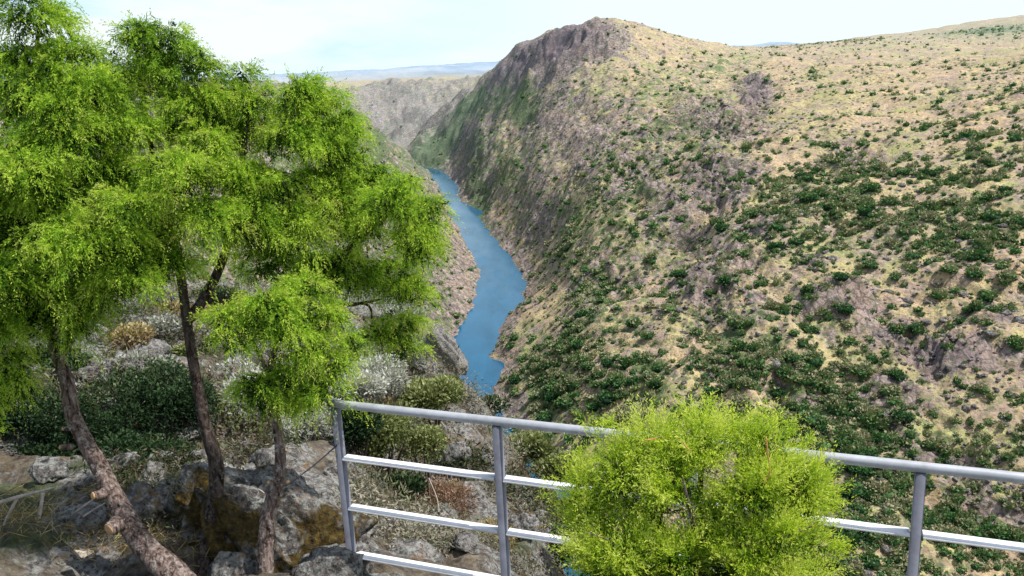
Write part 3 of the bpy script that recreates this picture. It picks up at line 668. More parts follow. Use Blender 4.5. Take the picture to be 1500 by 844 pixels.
# bush in front of the fence
baseD = np.array([.60, 2.62, -2.72])
def Q(px, py, Y): return atY(px, py, Y)
trD = [([baseD+(0, 0, -.1), baseD, Q(1030, 830, 2.62), Q(1025, 740, 2.62), Q(1030, 650, 2.6)], [.03, .026, .02, .012, .004])]
limD = [([Q(1030, 830, 2.62), Q(960, 760, 2.6), Q(880, 700, 2.55)], [.014, .009, .003]), ([Q(1028, 800, 2.62), Q(1100, 730, 2.6), Q(1170, 680, 2.6)], [.014, .009, .003]),
        ([Q(1030, 830, 2.62), Q(950, 810, 2.5), Q(860, 780, 2.45)], [.012, .008, .003]), ([Q(1030, 830, 2.62), Q(1110, 800, 2.5), Q(1190, 770, 2.5)], [.012, .008, .003]),
        ([Q(1030, 830, 2.62), Q(1020, 790, 2.5), Q(1000, 700, 2.4)], [.012, .008, .003])]
def CLY(lst, Y0):
    out = []
    for px, py, rp, dy, den, tb in lst:
        rp *= .86; tb += .07; p = atY(px, py, Y0+dy); out.append((p, rp*np.linalg.norm(p)/F, den, tb))
    return out
clD = CLY([(1030, 650, 48, 0, 1, .55), (960, 655, 44, 0, 1, .55), (1095, 650, 38, .02, 1, .55), (930, 690, 52, -.02, 1, .52), (1010, 710, 60, -.08, 1.1, .52), (1090, 710, 60, -.05, 1.1, .54), (1150, 705, 38, .02, .9, .55), (1160, 750, 36, 0, 1, .52),
           (880, 735, 42, 0, 1, .50), (945, 750, 55, -.1, 1, .48), (1030, 770, 55, -.05, .8, .30), (1110, 780, 55, -.1, 1.1, .52), (1175, 790, 32, -.05, .9, .52), (860, 780, 42, -.05, 1, .50), (925, 810, 58, -.15, 1, .46), (1010, 830, 50, -.18, 1, .46),
           (1075, 835, 50, -.15, 1, .54), (1150, 835, 48, -.12, 1, .56), (1195, 830, 20, -.1, .7, .52), (870, 835, 42, -.1, 1, .48), (1000, 880, 80, -.1, .9, .4), (1120, 890, 80, -.1, .9, .45), (900, 890, 60, -.1, .9, .42), (1185, 740, 28, 0, .7, .56)], 2.62)
rootD = juniper('juniper_bush', 'bright yellow-green juniper bush growing in front of the fence rails', baseD, trD, limD, clD, 'yellow', 4, cat='bush', nfac=3.9,
        blade=.020, width=.0035, L=(.05, .14), droop=(-.5, .2), nb=11, up=.5, flat=.95, dens=.6, tscale=.9, jit=.32)
# wispy outer shoots and dead orange twigs
cl = Cloud(); ps, ds, ls, ts = [], [], [], []
for (x0, y0, x1, y1) in [(900, 700, 800, 705), (900, 680, 830, 660), (880, 720, 790, 725), (900, 660, 850, 610), (1080, 640, 1120, 600), (1030, 620, 1040, 585), (1190, 740, 1235, 735), (1160, 680, 1190, 640), (920, 640, 870, 605), (1190, 790, 1240, 800), (1150, 650, 1165, 620)]:
    a = atY(x0, y0, 2.6)-baseD; b = atY(x1, y1, 2.55)-baseD
    for k in range(16):
        t = random.random(); ps.append(a+(b-a)*t*.9); ds.append(unit((b-a)/np.linalg.norm(b-a)+rng.normal(0, .45, 3))); ls.append(random.uniform(.04, .08)); ts.append(random.uniform(.5, .8))
cl.add(*sprays(np.array(ps), np.array(ds), np.array(ls), 12, .02, .0032, np.full(len(ps), .1), np.array(ts)))
link('shoot', cl.mesh('shoots', M['yellow']), rootD)
for (x0, y0, x1, y1, Y) in [(1122, 640, 1128, 690, 2.4), (945, 645, 965, 640, 2.45), (1000, 648, 1012, 662, 2.4), (1128, 690, 1118, 710, 2.4)]:
    a = atY(x0, y0, Y)-baseD; b = atY(x1, y1, Y)-baseD
    v, f_ = tube([a, (a+b)/2+rng.normal(0, .004, 3), b], [.0022, .002, .001], 5, .1)
    link('dead_twig', mesh_np('dead_twig', v, f_, M['dead_orange']), rootD)

# ------------------------------------------------------------------ fence
fence = empty('metal_fence', (-.95, 4.18, -2.62)); tag(fence, 'grey metal railing with round handrail and flat bars at the cliff edge', 'fence')
fo = np.array([-.95, 4.18, -2.62])
A0 = np.array([-.96, 4.185, -1.7]); dirf = unit(np.array([1.63+.95, 3.17-4.18, 0])); nrmf = np.array([-dirf[1], dirf[0], 0]); upv = np.array([0, 0, 1.0])
def obox(c0, c1, w, h, bev=.004, side=None, upd=None):
    """bar from c0 to c1, width w along side, h along up, with bevelled edges"""
    c0, c1 = np.array(c0, float), np.array(c1, float); t = unit(c1-c0); s_ = unit(side); u = unit(np.cross(s_, t))
    ring = [(w/2, h/2-bev), (w/2-bev, h/2), (-w/2+bev, h/2), (-w/2, h/2-bev), (-w/2, -h/2+bev), (-w/2+bev, -h/2), (w/2-bev, -h/2), (w/2, -h/2+bev)]
    V = [c0+s_*a+u*b for a, b in ring]+[c1+s_*a+u*b for a, b in ring]
    Fq = [(k, (k+1) % 8, 8+(k+1) % 8, 8+k) for k in range(8)]
    for o in (0, 8): Fq += [(o, o+1, o+2, o+3), (o, o+3, o+4, o+7), (o+4, o+5, o+6, o+7)]
    return np.array(V), np.array(Fq)
L_end = 5.6
post_s = [0, .915, 1.86, 2.79, 3.72, 4.65]
def fp(s, z): return np.array([A0[0]+dirf[0]*s, A0[1]+dirf[1]*s, z])
v, f_ = tube([fp(-.035, -1.7), fp(1.2, -1.7), fp(2.4, -1.7), fp(L_end, -1.7)], [.0225]*4, 20, 0)
link('handrail', mesh_np('handrail', local(v, fo), f_, M['metal'], smooth=True), fence)
for s in post_s:
    bx_, by_ = fp(s, 0)[:2]; gz = min(ground(bx_, by_), -2.66)
    v, f_ = obox(fp(s, gz-.12), fp(s, -1.722), .042, .042, .004, dirf)
    p_ = link('post', mesh_np('post', local(v, fo), f_, M['metal_post']), fence)
for z in (-2.005, -2.30, -2.59):
    v, f_ = obox(fp(.026, z)-nrmf*.0, fp(L_end, z)-nrmf*.0, .034, .040, .004, nrmf)
    # bars run post to post, one piece each
    for a, b in zip(post_s[:-1], post_s[1:]):
        v, f_ = obox(fp(a+.0255, z), fp(b-.0255, z), .058, .016, .004, nrmf)
        link('rail', mesh_np('rail', local(v, fo), f_, M['metal_bar']), fence)
a, b = P(494, 652, 4.28), P(418, 712, 4.2)
v, f_ = tube([a, (a+b)/2+(0, 0, -.01), b], [.004, .004, .004], 6, 0)
tag(link('guy_wire', mesh_np('guy_wire', v, f_, M['wire'])), 'thin dark wire running from the end fence post down to the boulder', 'wire')

# ------------------------------------------------------------------ rocks
def rock_mesh(name, rad, mat, seed, sub=4, rough=.28, noff=None):
    bm = bmesh.new(); bmesh.ops.create_icosphere(bm, subdivisions=sub, radius=1)
    V = np.array([v.co[:] for v in bm.verts]); Fq = np.array([[v.index for v in f.verts] for f in bm.faces]); bm.free()
    rs_ = np.random.default_rng(seed)
    # cut by random planes for facets
    for k in range(11):
        nn = unit(rs_.normal(size=3)); d = rs_.uniform(.55, .88); e = V@nn-d; V = np.where(e[:, None] > 0, V-nn*e[:, None]*.92, V)
    o = rs_.uniform(0, 50, 3)
    n1 = perlin(V[:, 0]*1.8+o[0]+V[:, 2], V[:, 1]*1.8+o[1]-V[:, 2]*1.3, 3); n2 = perlin(V[:, 0]*5+o[1]+V[:, 2]*3, V[:, 1]*5+o[2]-V[:, 2]*4, 4); n3 = perlin(V[:, 0]*13+V[:, 2]*9, V[:, 1]*13-V[:, 2]*8, 5)
    V = V*(1+rough*n1+rough*.4*n2+rough*.16*n3)[:, None]
    return mesh_np(name, V*np.array(rad), Fq, mat)
def rock(px, py, r, rad, mat, seed, label, rot=0, sub=4, group=None, rough=.28, sink=None, cat='rock', name='boulder'):
    p = at(px, py, r); o = link(name, rock_mesh(name, rad, M[mat], seed, sub, rough)); o.location = p; o.rotation_euler = (random.uniform(-.15, .15), random.uniform(-.15, .15), rot)
    tag(o, label, cat, group); return o
rock(415, 800, 4.95, (.60, .5, .52), 'rock_moss', 3, 'large dark mossy boulder between the small juniper and the fence post', .4, 6, rough=.34)
rock(300, 815, 5.0, (.34, .3, .22), 'rock_moss', 5, 'low brown mossy rock at the foot of the forked trunk', 1.0, 5)
rock(40, 850, 5.1, (.50, .36, .20), 'rock_pale', 6, 'pale sunlit stone slab in the bottom corner', .3, 5)
rock(165, 850, 4.85, (.30, .26, .16), 'rock', 7, 'grey lichen-covered stone below the leaning trunk', .9, 5)
rock(215, 745, 5.3, (.15, .14, .15), 'rock', 8, 'upright grey stone just right of the leaning trunk', 0, 5)
rock(70, 690, 6.4, (.13, .12, .09), 'rock', 9, 'whitish lichen rock under the dark shrubs at the left', 0, 5)
rock(110, 775, 5.4, (.22, .18, .13), 'rock', 10, 'small grey stone among dead twigs beside the sawn stub', 0, 5)
rock(480, 835, 4.3, (.26, .22, .16), 'rock', 11, 'dark grey lichen stone at the foot of the end fence post', 0, 5)
rock(350, 850, 4.45, (.17, .18, .16), 'rock', 12, 'speckled lichen stone between the forked trunk and the small trunk', 0, 5)
rock(590, 835, 5.6, (.42, .3, .2), 'rock', 23, 'broad cracked stone under the lowest fence rail', .5, 5)
rock(690, 850, 5.8, (.34, .3, .22), 'rock', 24, 'dark rough stone left of the second post foot', 1.2, 5)
rock(560, 850, 5.2, (.3, .24, .2), 'rock', 13, 'rough stone below the lowest fence rail', 0, 5)
rock(530, 455, 44, (3.4, 2.4, 2.4), 'rock', 14, 'brown rock outcrop on the slope seen through the juniper branches', 0, 5)
rock(648, 520, 52, (1.8, 2, 1.7), 'rock', 15, 'dark crag at the lip of the cliff above the river', 0, 5, rough=.4)
rock(655, 590, 34, (1.3, 2.2, 1.9), 'rock', 16, 'tall grey crag on the cliff edge just above the handrail', .4, 5, rough=.4)
protos = [rock_mesh('boulder', (1, .8, .65), M['rock'], 100+k, 4) for k in range(6)]
nb_ = 0; tries = 0
while nb_ < 120 and tries < 5000:
    tries += 1
    px, py = random.uniform(120, 800), random.uniform(450, 800); v = ray(px, py); a = math.atan2(v[0], v[1]); t = v[2]/math.hypot(v[0], v[1])
    j = int(np.searchsorted(az, a)); e = Z[:, j]/rs; ok = np.where((e > t) & (rs > 3) & NEAR[:, j])[0]
    if not len(ok): continue
    r = rs[ok[0]]
    if r < 5.4 or r > 62: continue
    s = min(random.uniform(.02, .05)*r*.55, 1.6)
    o = link('boulder', protos[nb_ % 6]); xw, yw = r*math.sin(a), r*math.cos(a)
    o.location = (xw, yw, ground(xw, yw)+s*.12); o.scale = (s, s*random.uniform(.7, 1.2), s*random.uniform(.6, 1.1)); o.rotation_euler = (random.uniform(-.3, .3), random.uniform(-.3, .3), random.uniform(0, 6.3))
    tag(o, 'grey lichen boulder lying on the scrubby near slope', 'rock', 'boulders scattered on the near slope'); nb_ += 1

# ------------------------------------------------------------------ near shrubs
def leafcloud(c, rad, n, leaf, width, tb=.45, lobes=9, up=.3, inner=.3, seed=0):
    g_ = np.random.default_rng(seed); c = np.asarray(c, float); rad = np.asarray(rad, float)
    lc = unit(g_.normal(size=(lobes, 3))); lc[:, 2] = np.abs(lc[:, 2])*.8-.1; lc *= .55; lr = g_.uniform(.3, .55, lobes)
    k = g_.integers(0, lobes, n); d = unit(g_.normal(size=(n, 3))); q = g_.uniform(inner, 1, n)**.5
    Pn = lc[k]+d*(lr[k]*q)[:, None]
    P_ = c+Pn*rad
    D = unit(d+np.array([0, 0, up])+g_.normal(0, .7, (n, 3))); side = unit(np.cross(D, g_.normal(size=(n, 3))))
    L = leaf*g_.uniform(.6, 1.4, n); W_ = width*g_.uniform(.6, 1.4, n)
    V, Fq = quads(P_, D, L, W_, side)
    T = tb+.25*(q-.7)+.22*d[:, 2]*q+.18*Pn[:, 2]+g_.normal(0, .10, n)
    return V, Fq, np.repeat(T, 4)
def shrub(px, py, r, wpx, hpx, mat, n, leaf, width, label, seed, tb=.45, cat='shrub', name='shrub', stems=6, group=None):
    c = at(px, py, r); k = np.linalg.norm(c)/F; rad = np.array([wpx*k, min(wpx, hpx*1.2)*k*.9, hpx*k])
    gz = min(ground(c[0], c[1]), c[2]-rad[2]*.8); base = np.array([c[0], c[1], gz])
    root = empty(name, base); tag(root, label, cat, group)
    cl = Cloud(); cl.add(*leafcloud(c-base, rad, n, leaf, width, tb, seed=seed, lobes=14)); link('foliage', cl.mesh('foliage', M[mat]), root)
    tb_ = []
    for q in range(stems):
        th = q*2.4+seed; e = (c-base)+rad*np.array([math.cos(th)*.6, math.sin(th)*.6, random.uniform(-.1, .7)])
        m_ = e*.5+rng.normal(0, .06, 3)*rad; tb_.append(tube([np.array([0, 0, -.05]), m_, e], [max(rad[0]*.035, .006), max(rad[0]*.022, .004), .002], 5, .1))
    v, f_ = join(tb_); link('stems', mesh_np('stems', v, f_, M['dead'] if mat in ('lichen_leaf', 'dry_leaf') else M['bark_dark']), root)
    return root
shrub(225, 600, 8.2, 95, 90, 'oak', 15000, .034, .018, 'dark green kermes oak shrub between the two taller trunks', 1, .42)
shrub(195, 700, 7.0, 75, 70, 'oak', 10000, .030, .017, 'low dark holly-leaved shrub right behind the leaning trunk', 2, .36)
shrub(30, 620, 7.6, 95, 65, 'oak', 12000, .030, .017, 'dark shrub filling the left edge behind the leaning trunk', 3, .36)
shrub(100, 560, 10, 50, 45, 'oak', 4000, .05, .026, 'small dark shrub just behind the bare upper part of the leaning trunk', 4, .4)
shrub(370, 590, 8.5, 50, 60, 'lichen_leaf', 6500, .055, .014, 'silvery lichen-hung shrub behind the small juniper trunk', 5, .58)
shrub(445, 640, 7.5, 45, 45, 'lichen_leaf', 4500, .05, .013, 'grey leafless shrub between the small trunk and the end post', 6, .42)
shrub(560, 555, 10.5, 62, 42, 'lichen_leaf', 7000, .065, .018, 'whitish shrub in leafless tangle just above the handrail end', 7, .54)
shrub(630, 580, 10.5, 55, 35, 'olive_leaf', 5500, .06, .026, 'yellow-green shrub against the cliff just above the handrail', 8, .55)
shrub(560, 640, 8.0, 75, 60, 'olive_leaf', 6500, .045, .018, 'grey-green shrub seen between the top two fence rails', 9, .42)
shrub(525, 625, 7.5, 38, 45, 'oak', 3500, .04, .02, 'dark shrub close to the end fence post', 10, .4)
shrub(575, 720, 7.0, 60, 30, 'oak', 3500, .035, .018, 'dark low shrub between the middle fence rails', 11, .4)
shrub(640, 745, 7.6, 60, 50, 'rust_leaf', 5000, .05, .009, 'reddish brown dry shrub between the lower fence rails', 12, .5)
shrub(570, 790, 6.2, 60, 40, 'lichen_leaf', 5000, .04, .008, 'tangle of grey dead twigs behind the lowest fence rail', 13, .36)
shrub(715, 800, 7.6, 45, 42, 'dry_leaf', 4500, .05, .010, 'yellowish heath clump beside the second fence post', 14, .5)
shrub(655, 800, 6.8, 45, 30, 'olive_leaf', 3000, .04, .012, 'small olive heath clump between the two left posts', 15, .46)
shrub(548, 722, 7.3, 22, 12, 'olive_leaf', 1200, .03, .012, 'little bright green tuft beside the end post', 16, .66)
shrub(250, 470, 22, 40, 30, 'dry_leaf', 5000, .13, .03, 'straw-coloured bush on the slope left of the forked trunk', 17, .5)
shrub(175, 450, 26, 45, 30, 'rust_leaf', 5000, .15, .025, 'purplish brown bare bush high on the near slope', 18, .6)
shrub(220, 525, 14, 26, 22, 'olive_leaf', 2500, .07, .03, 'light green bush above the dark oak shrub', 19, .5)
shrub(320, 480, 26, 35, 30, 'lichen_leaf', 4000, .14, .04, 'pale grey bush right of the forked trunk', 20, .5)
shrub(135, 545, 13, 30, 20, 'dry_leaf', 2200, .08, .02, 'yellow dry bush beside the bare upper part of the leaning trunk', 21, .6)
shrub(300, 660, 8.0, 22, 20, 'olive_leaf', 1500, .035, .014, 'small green tuft at the bend of the forked trunk', 22, .55)
shrub(590, 470, 40, 35, 26, 'lichen_leaf', 4000, .22, .07, 'grey bush hanging over the cliff under the juniper branch', 23, .4)
shrub(600, 540, 30, 40, 22, 'olive_leaf', 4000, .17, .07, 'olive bush near the cliff lip above the whitish shrub', 24, .45)
shrub(770, 660, 25, 38, 34, 'olive_leaf', 5500, .15, .07, 'grey-green bush on the cliff right of the second post', 25, .45)
shrub(815, 690, 24, 40, 26, 'olive_leaf', 5000, .14, .065, 'dull green bush below the handrail beside the yellow-green bush', 26, .38)
shrub(790, 735, 16, 30, 26, 'olive_leaf', 3500, .09, .04, 'pale green bush at the top of the bare cliff strip', 27, .5)
shrub(695, 665, 22, 14, 22, 'olive_leaf', 1800, .12, .06, 'narrow green bush in a cleft of the cliff', 28, .6)
shrub(850, 800, 8.2, 50, 38, 'oak', 4500, .045, .022, 'dark green shrub behind the lower left of the yellow-green bush', 29, .5)
shrub(725, 750, 9.5, 40, 16, 'olive_leaf', 2000, .05, .016, 'low pale scrub behind the second post', 30, .5)

shrub(830, 752, 19, 34, 24, 'olive_leaf', 4500, .11, .05, 'grey-green bush at the left edge of the yellow-green bush above the cliff strip', 38, .42)
shrub(120, 650, 7.6, 70, 50, 'oak', 7000, .032, .016, 'dark leafy mass crossing behind the middle of the leaning trunk', 39, .32)
shrub(420, 590, 9.0, 60, 50, 'oak', 5000, .034, .017, 'dark shrub behind the low crown of the small juniper', 40, .36)
shrub(60, 690, 7.2, 60, 40, 'oak', 5000, .035, .018, 'dark bush between the leaning trunk and the bleached branch', 31, .34)
shrub(150, 640, 8.4, 60, 60, 'oak', 6000, .035, .018, 'dark bush half hidden by the leaning trunk', 32, .34)
shrub(260, 690, 7.2, 40, 60, 'oak', 4500, .034, .018, 'dark bush touching the left side of the forked trunk', 33, .34)
shrub(345, 560, 9.5, 40, 45, 'lichen_leaf', 5000, .05, .018, 'white lichen-covered bush right of the forked trunk', 34, .54)
shrub(530, 570, 9.6, 40, 34, 'lichen_leaf', 5000, .05, .018, 'brightest white lichen-covered bush at the end of the handrail', 35, .60)
shrub(480, 620, 8.6, 36, 40, 'lichen_leaf', 3500, .045, .015, 'grey thicket behind the end fence post', 36, .5)
shrub(620, 650, 8.4, 40, 34, 'olive_leaf', 3000, .04, .018, 'leafy olive shrub against the cliff between the top fence rails', 37, .55)
LBL = {'lichen_leaf': 'small pale grey leafless bush on the near rocky slope', 'olive_leaf': 'small grey-green bush on the near rocky slope',
       'oak': 'small dark green bush on the near rocky slope', 'rust_leaf': 'small reddish brown bare bush on the near rocky slope', 'dry_leaf': 'small straw-coloured bush on the near rocky slope'}
kk = 0
for q in range(400):
    if kk >= 46: break
    px, py = random.uniform(-20, 790), random.uniform(425, 800); v = ray(px, py); a = math.atan2(v[0], v[1]); t_ = v[2]/math.hypot(v[0], v[1])
    j = int(np.searchsorted(az, a)); ok = np.where((Z[:, j]/rs > t_) & (rs > 3))[0]
    if not len(ok) or not NEAR[ok[0], j]: continue
    r = rs[ok[0]]
    if r < 6.6 or r > 60: continue
    if random.random() > (1.0 if py < 620 or px > 520 else .35): continue
    mt = random.choice(['lichen_leaf', 'olive_leaf', 'oak', 'oak', 'rust_leaf', 'dry_leaf', 'lichen_leaf', 'olive_leaf']); w_ = random.uniform(16, 34)
    shrub(px, py-6, r, w_, w_*random.uniform(.55, .9), mt, 1500, r*.0042, r*.0020, LBL[mt], 500+kk, random.uniform(.34, .55), group=LBL[mt].replace(' bush ', ' bushes ').replace('small ', ''), stems=4); kk += 1
# dead branches in the bottom corner
def dead(name, label, segs, r0_):
    base = segs[0][0]; root = empty(name, base); tag(root, label, 'dead branch')
    for k, pts in enumerate(segs):
        v, f_ = tube(pts, np.linspace(r0_*(1 if k == 0 else .65), r0_*.3, len(pts)), 7, .12, s=k)
        link('stem' if k == 0 else 'twig', mesh_np('stem', local(v, base), f_, M['dead'], smooth=True), root)
dead('dead_branch', 'bleached forked dead branch lying at the left edge', [[P(-30, 745, 5.3), P(20, 730, 5.35), P(80, 714, 5.4)], [P(63, 722, 5.38), P(55, 770, 5.3), P(42, 805, 5.25)], [P(25, 730, 5.36), P(12, 755, 5.33), P(5, 770, 5.3)]], .017)
dead('dead_branch', 'thin grey dead twig pointing up right below the leaning trunk', [[P(75, 752, 5.6), P(88, 740, 5.6), P(100, 730, 5.6)]], .008)
dead('dead_branch', 'pair of pale dead twigs behind the sawn stub', [[P(105, 755, 5.4), P(125, 740, 5.4), P(150, 722, 5.4)], [P(110, 765, 5.3), P(140, 745, 5.3), P(158, 735, 5.3)]], .010)
dead('dead_branch', 'short dead twig on top of the mossy boulder', [[P(372, 715, 4.9), P(385, 722, 4.85), P(398, 738, 4.8)]], .012)
dead('dead_branch', 'upright bare stem behind the lower fence rails', [[P(640, 850, 6.4), P(638, 790, 6.5), P(642, 740, 6.6), P(628, 700, 6.7)]], .010)
cl = Cloud()      # fallen twigs and dry stalks
n_ = 2600
pxs, pys = rng.uniform(-20, 330, n_), rng.uniform(740, 860, n_)
PP = []
for a, b in zip(pxs, pys):
    v = ray(a, b); k = -2.75/v[2]; x_, y_ = v[0]*k, v[1]*k; PP.append((x_, y_, ground(x_, y_)+random.uniform(0, .06)))
D = unit(rng.normal(size=(n_, 3))*np.array([1, 1, .45])); cl.add(*[*quads(np.array(PP), D, rng.uniform(.05, .16, n_), np.full(n_, .005), unit(np.cross(D, rng.normal(size=(n_, 3)))))], np.repeat(rng.uniform(.2, .95, n_), 4))
tag(link('fallen_twigs', cl.mesh('fallen_twigs', M['dry_leaf'])), 'dry twigs and stalks littering the ground under the trees', 'twigs', kind='stuff')
# low ground cover of the near slope
cl = Cloud(); PP, SS = [], []
for k in range(17000):
    px, py = random.uniform(-40, 850), random.uniform(420, 844); v = ray(px, py); a = math.atan2(v[0], v[1]); t_ = v[2]/math.hypot(v[0], v[1])
    j = int(np.searchsorted(az, a)); ok = np.where((Z[:, j]/rs > t_) & (rs > 3))[0]
    if not len(ok) or not NEAR[ok[0], j]: continue
    r = rs[ok[0]]; xw, yw = r*math.sin(a), r*math.cos(a)
    if r < 4.7 or perlin(np.array([xw/3.]), np.array([yw/3.]), 88)[0]+.6*perlin(np.array([xw/1.1]), np.array([yw/1.1]), 89)[0] < .06+.05*(r > 25): continue
    PP.append((xw, yw, ground(xw, yw))); SS.append(r)
PP = np.array(PP); SS = np.array(SS); k = 16
D = unit(rng.normal(size=(len(PP)*k, 3))*np.array([1, 1, .6])+np.array([0, 0, .5])); Pk = np.repeat(PP, k, 0)+rng.normal(size=(len(PP)*k, 3))*np.repeat(SS, k)[:, None]*np.array([.012, .012, .008])
Ls = np.repeat(SS, k)*rng.uniform(.003, .0085, len(Pk))*np.where(np.repeat(SS, k) < 12, 1.15, .8); kind_ = np.repeat(np.clip(.5+.75*perlin(PP[:, 0]/1.3, PP[:, 1]/1.3, 90)+rng.normal(0, .17, len(PP)), .0, 1), k)+rng.normal(0, .1, len(Pk))
cl.add(*quads(Pk, D, Ls, Ls*.26, unit(np.cross(D, rng.normal(size=D.shape)))), np.repeat(kind_, 4))
mixm = foliage_mat('slope_undergrowth', [(0, (.02, .026, .014)), (.25, (.06, .085, .03)), (.45, (.12, .085, .055)), (.6, (.22, .19, .14)), (.8, (.12, .15, .06)), (1, (.40, .36, .30))], .15, .6)
tag(link('undergrowth', cl.mesh('undergrowth', mixm)), 'low dry scrub covering the near rocky slope', 'undergrowth', kind='stuff')

# ------------------------------------------------------------------ bushes on the opposite hillside
def bush_mesh(seed, n=420, lobes=8):
    g_ = np.random.default_rng(seed)
    V, Fq, T = leafcloud((0, 0, .42), (1, 1, .85), n, .27, .22, .42, lobes=lobes, seed=seed, inner=.75)
    # solid hearts inside so that the bush is dense
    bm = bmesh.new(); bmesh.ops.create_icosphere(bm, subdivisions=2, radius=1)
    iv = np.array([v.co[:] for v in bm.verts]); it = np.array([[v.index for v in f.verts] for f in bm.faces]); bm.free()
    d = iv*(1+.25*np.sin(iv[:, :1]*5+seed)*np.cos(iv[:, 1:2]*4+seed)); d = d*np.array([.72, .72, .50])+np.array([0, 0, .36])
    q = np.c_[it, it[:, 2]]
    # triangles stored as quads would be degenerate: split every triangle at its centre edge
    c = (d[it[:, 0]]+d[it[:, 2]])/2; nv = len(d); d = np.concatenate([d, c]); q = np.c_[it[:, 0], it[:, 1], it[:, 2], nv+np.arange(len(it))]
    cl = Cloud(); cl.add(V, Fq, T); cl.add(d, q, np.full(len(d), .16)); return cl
bprotos = [bush_mesh(200+k) for k in range(8)]
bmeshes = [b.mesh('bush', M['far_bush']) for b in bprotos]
def lowbush(seed, n):
    V, Fq, T = leafcloud((0, 0, .40), (1, 1, .85), n, .46, .40, .42, lobes=5, seed=seed, inner=.8)
    bm = bmesh.new(); bmesh.ops.create_icosphere(bm, subdivisions=1, radius=1)
    iv = np.array([v.co[:] for v in bm.verts]); it = np.array([[v.index for v in f.verts] for f in bm.faces]); bm.free()
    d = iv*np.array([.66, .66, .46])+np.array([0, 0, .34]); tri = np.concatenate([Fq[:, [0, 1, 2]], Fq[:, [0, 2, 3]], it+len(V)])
    return np.concatenate([V, d]), tri, np.concatenate([T, np.full(len(d), .15)])
low = [lowbush(300+k, 64) for k in range(5)]; lowfar = [lowbush(320+k, 26) for k in range(5)]
CLUST = [(700, 200, 40, 40, .8), (745, 250, 50, 50, .7), (675, 155, 30, 20, .8), (640, 200, 30, 25, .8), (800, 200, 80, 40, .5), (900, 250, 120, 60, .42), (1000, 180, 100, 40, .42), (870, 120, 100, 30, .45), (1150, 100, 120, 25, .42), (1400, 110, 120, 30, .42), (1120, 68, 60, 5, .9), (1240, 62, 60, 5, .9), (880, 38, 60, 5, .9), (1460, 44, 50, 6, 1.0), (560, 170, 60, 30, .3), (780, 330, 50, 60, .5), (1230, 300, 130, 60, 1.0), (1260, 250, 60, 35, .9), (1180, 260, 50, 30, .6), (1430, 330, 70, 40, .9), (1380, 350, 50, 25, .8), (1090, 510, 90, 45, 1.0), (1180, 540, 60, 40, .8), (950, 570, 80, 40, .8), (880, 440, 60, 35, .8), (800, 560, 70, 55, 1.0), (860, 500, 60, 50, .8),
         (1250, 640, 120, 60, 1.0), (1330, 770, 150, 80, .95), (1440, 640, 80, 60, .6), (840, 340, 60, 70, .6), (760, 150, 40, 20, .8), (700, 270, 25, 50, .7), (1420, 190, 60, 20, .6), (1350, 140, 70, 15, .55), (1450, 45, 60, 6, 1.0), (1200, 60, 100, 10, .6),
         (980, 50, 120, 10, .5), (960, 120, 80, 30, .5), (1250, 110, 80, 20, .4), (930, 340, 40, 20, .7), (1390, 280, 60, 30, .6), (1480, 240, 40, 30, .7), (1150, 690, 80, 60, .8), (1360, 480, 40, 30, .5), (1470, 560, 40, 40, .4), (1040, 230, 50, 30, .4), (1250, 450, 80, 40, .45),
         (760, 680, 60, 40, .9), (900, 620, 80, 50, .8), (1050, 610, 70, 40, .7)]
NC = 60000
ca = rng.uniform(R(-33), R(34.5), NC); lr = np.where(rng.random(NC) < .72, rng.uniform(math.log(345), math.log(1150), NC), rng.uniform(math.log(1150), math.log(3600), NC)); crr = np.exp(lr)
xw, yw = crr*np.sin(ca), crr*np.cos(ca); dens = blobs(CLUST, ca, crr, groundv(xw, yw))*.95
cn = perlin(xw/70, yw/70, 91)+.6*perlin(xw/28, yw/28, 92)
dens = np.clip(dens*(.75+.7*cn)+.10*sst(-.4, .6, cn)+.07, 0, 1)*np.where(crr < 600, crr/600, 1)**1.2
dens *= 1.0
keep = rng.random(NC) < dens*1.0
sdv = river_sd(xw, yw); keep &= sdv > 3
idx = np.where(keep)[0]; bushes = []
for k in idx:
    r = crr[k]; zt = ground(xw[k], yw[k]); s = float(np.clip(rng.lognormal(math.log(2.05), .48), .9, 5.6))*(1+.25*dens[k])*(1 if r < 1200 else 1.1)
    j = int(np.clip(np.searchsorted(az, ca[k]), 1, nA-1)); i_ = int(np.searchsorted(rs, r))
    vis = (zt+s*.9)/r > hor[max(i_-6, 0), j]-.0004
    P3 = np.array([xw[k], yw[k], zt]); px, py = project(P3)
    front = not (0 < px < 1500 and 0 < py < 844) or (px < 640) or (830 < px < 1220 and py > 640) or (px < 760 and py > 600)
    bushes.append((s*F/np.linalg.norm(P3) if vis and not front else 0, P3, s, r, px, py))
bushes.sort(key=lambda b: -b[0])
print('bushes', len(bushes))
G1 = 'round green bushes dotted over the opposite hillside'
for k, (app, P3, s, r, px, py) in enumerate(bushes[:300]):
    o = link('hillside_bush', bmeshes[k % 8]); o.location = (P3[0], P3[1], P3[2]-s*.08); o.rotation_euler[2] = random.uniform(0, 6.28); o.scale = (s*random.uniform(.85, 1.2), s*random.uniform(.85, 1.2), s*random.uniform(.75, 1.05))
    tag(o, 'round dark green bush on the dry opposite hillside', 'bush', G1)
Vs, Fs, Ts, n0 = [], [], [], 0
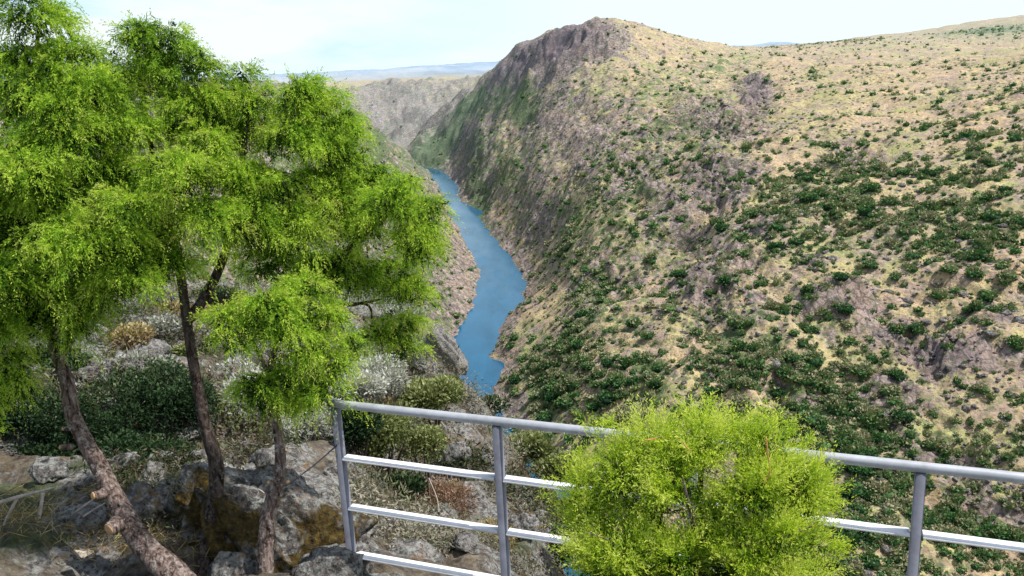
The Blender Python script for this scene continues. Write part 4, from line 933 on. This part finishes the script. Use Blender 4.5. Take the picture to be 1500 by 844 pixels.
for k, (app, P3, s, r, px, py) in enumerate(bushes[300:]):
    d, it, T = (low if r < 1000 else lowfar)[k % 5]; th = random.uniform(0, 6.28); c_, s_ = math.cos(th), math.sin(th)
    V = d*np.array([random.uniform(.8, 1.25), random.uniform(.8, 1.25), random.uniform(.75, 1.05)])*s
    V = np.c_[V[:, 0]*c_-V[:, 1]*s_, V[:, 0]*s_+V[:, 1]*c_, V[:, 2]]+P3-np.array([0, 0, s*.1])
    Vs.append(V); Fs.append(it+n0); Ts.append(T*random.uniform(.75, 1.1)+random.choice([-.12, -.05, 0, .1, .2, .35, .5])); n0 += len(V)
Ts = [np.asarray(t)+.0 for t in Ts]
tag(link('hillside_scrub', mesh_np('hillside_scrub', np.concatenate(Vs), np.concatenate(Fs), M['far_bush'], {'tint': ('FLOAT', np.clip(np.concatenate(Ts), 0, 1))})), 'countless smaller bushes and trees covering the canyon slopes', 'scrub', kind='stuff')
# grey stones poking out of the opposite slope
lowr = [rock_mesh('stone', (1, .8, .7), M['terrain'], 400+k, 2, .3) for k in range(4)]
rd = []
for m_ in lowr:
    V = np.zeros(len(m_.vertices)*3, np.float32); m_.vertices.foreach_get('co', V); Fq = np.zeros(len(m_.loops), np.int32); m_.loops.foreach_get('vertex_index', Fq); rd.append((V.reshape(-1, 3), Fq.reshape(-1, 3)))
NC = 30000
ca = rng.uniform(R(-12), R(34.5), NC); crr = np.exp(rng.uniform(math.log(345), math.log(1700), NC)); xw, yw = crr*np.sin(ca), crr*np.cos(ca)
de = np.clip(blobs(ROCKS, ca, crr, groundv(xw, yw))*.8+.16+.5*perlin(xw/60, yw/60, 95), 0, 1); keep = (rng.random(NC) < de) & (river_sd(xw, yw) > 1)
Vs, Fs, n0 = [], [], 0
for k in np.where(keep)[0]:
    V, Fq = rd[k % 4]; s = min(rng.lognormal(math.log(1.1), .5), 4.5); th = random.uniform(0, 6.28); c_, s_ = math.cos(th), math.sin(th)
    V = V*np.array([s*1.2, s, s*.9]); V = np.c_[V[:, 0]*c_-V[:, 1]*s_, V[:, 0]*s_+V[:, 1]*c_, V[:, 2]]+np.array([xw[k], yw[k], ground(xw[k], yw[k])+s*.05]); Vs.append(V); Fs.append(Fq+n0); n0 += len(V)
hz = rock_mat('hill_stone', .06, .2)
tag(link('loose_rocks', mesh_np('loose_rocks', np.concatenate(Vs), np.concatenate(Fs), hz)), 'grey rocks strewn over the canyon slopes', 'rocks', kind='stuff')

# ------------------------------------------------------------------ light
SUN_EL, SUN_AZ = R(60), R(100)       # azimuth measured clockwise from the view direction (+Y)
sd_ = Vector((math.cos(SUN_EL)*math.sin(SUN_AZ), math.cos(SUN_EL)*math.cos(SUN_AZ), math.sin(SUN_EL)))
ld = bpy.data.lights.new('sun', 'SUN'); ld.energy = 5.0; ld.angle = R(.53); ld.color = (1, .96, .90)
lo = bpy.data.objects.new('sun', ld); COL.objects.link(lo); lo.rotation_euler = sd_.to_track_quat('Z', 'Y').to_euler(); lo.location = (0, 0, 50)
w = bpy.data.worlds.new('World'); scene.world = w; w.use_nodes = True; nt = w.node_tree; nt.nodes.clear(); n = N(nt)
sky = n.n('TexSky'); sky.sky_type = 'NISHITA'; sky.sun_disc = False; sky.sun_elevation = SUN_EL; sky.sun_rotation = SUN_AZ; sky.air_density = 1.0; sky.dust_density = 1.5; sky.ozone_density = 1.2
tc = n.n('TexCoord').outputs['Generated']
mp = n.n('Mapping'); mp.inputs['Scale'].default_value = (1, 1, 5); mp.inputs['Rotation'].default_value = (0, R(-4), 0); n.l(tc, mp.inputs[0])
cn_ = n.noise(mp.outputs[0], 2.6, 6, .6, .4)
sx = n.n('SeparateXYZ'); n.l(tc, sx.inputs[0])
hazef = n.ramp(sx.outputs[2], [(.0, .97), (.14, .90), (.45, .25), (.9, .1)])
cloud = n.mix(n.ramp(cn_, [(.40, 0.0), (.58, 1.0)]), (3.7, 6.1, 7.8), (7.0, 7.6, 7.8))
side = n.ramp(n.math('ADD', n.math('MULTIPLY', sx.outputs[0], 1.3), .62), [(.0, 0.0), (.75, 1.0)])
cloud = n.mix(side, cloud, (6.5, 7.5, 7.8))
c = n.mix(hazef, sky.outputs[0], cloud)
bg = n.n('Background'); bg.inputs[1].default_value = .145; n.l(c, bg.inputs[0])
ow = n.n('OutputWorld'); n.l(bg.outputs[0], ow.inputs[0])
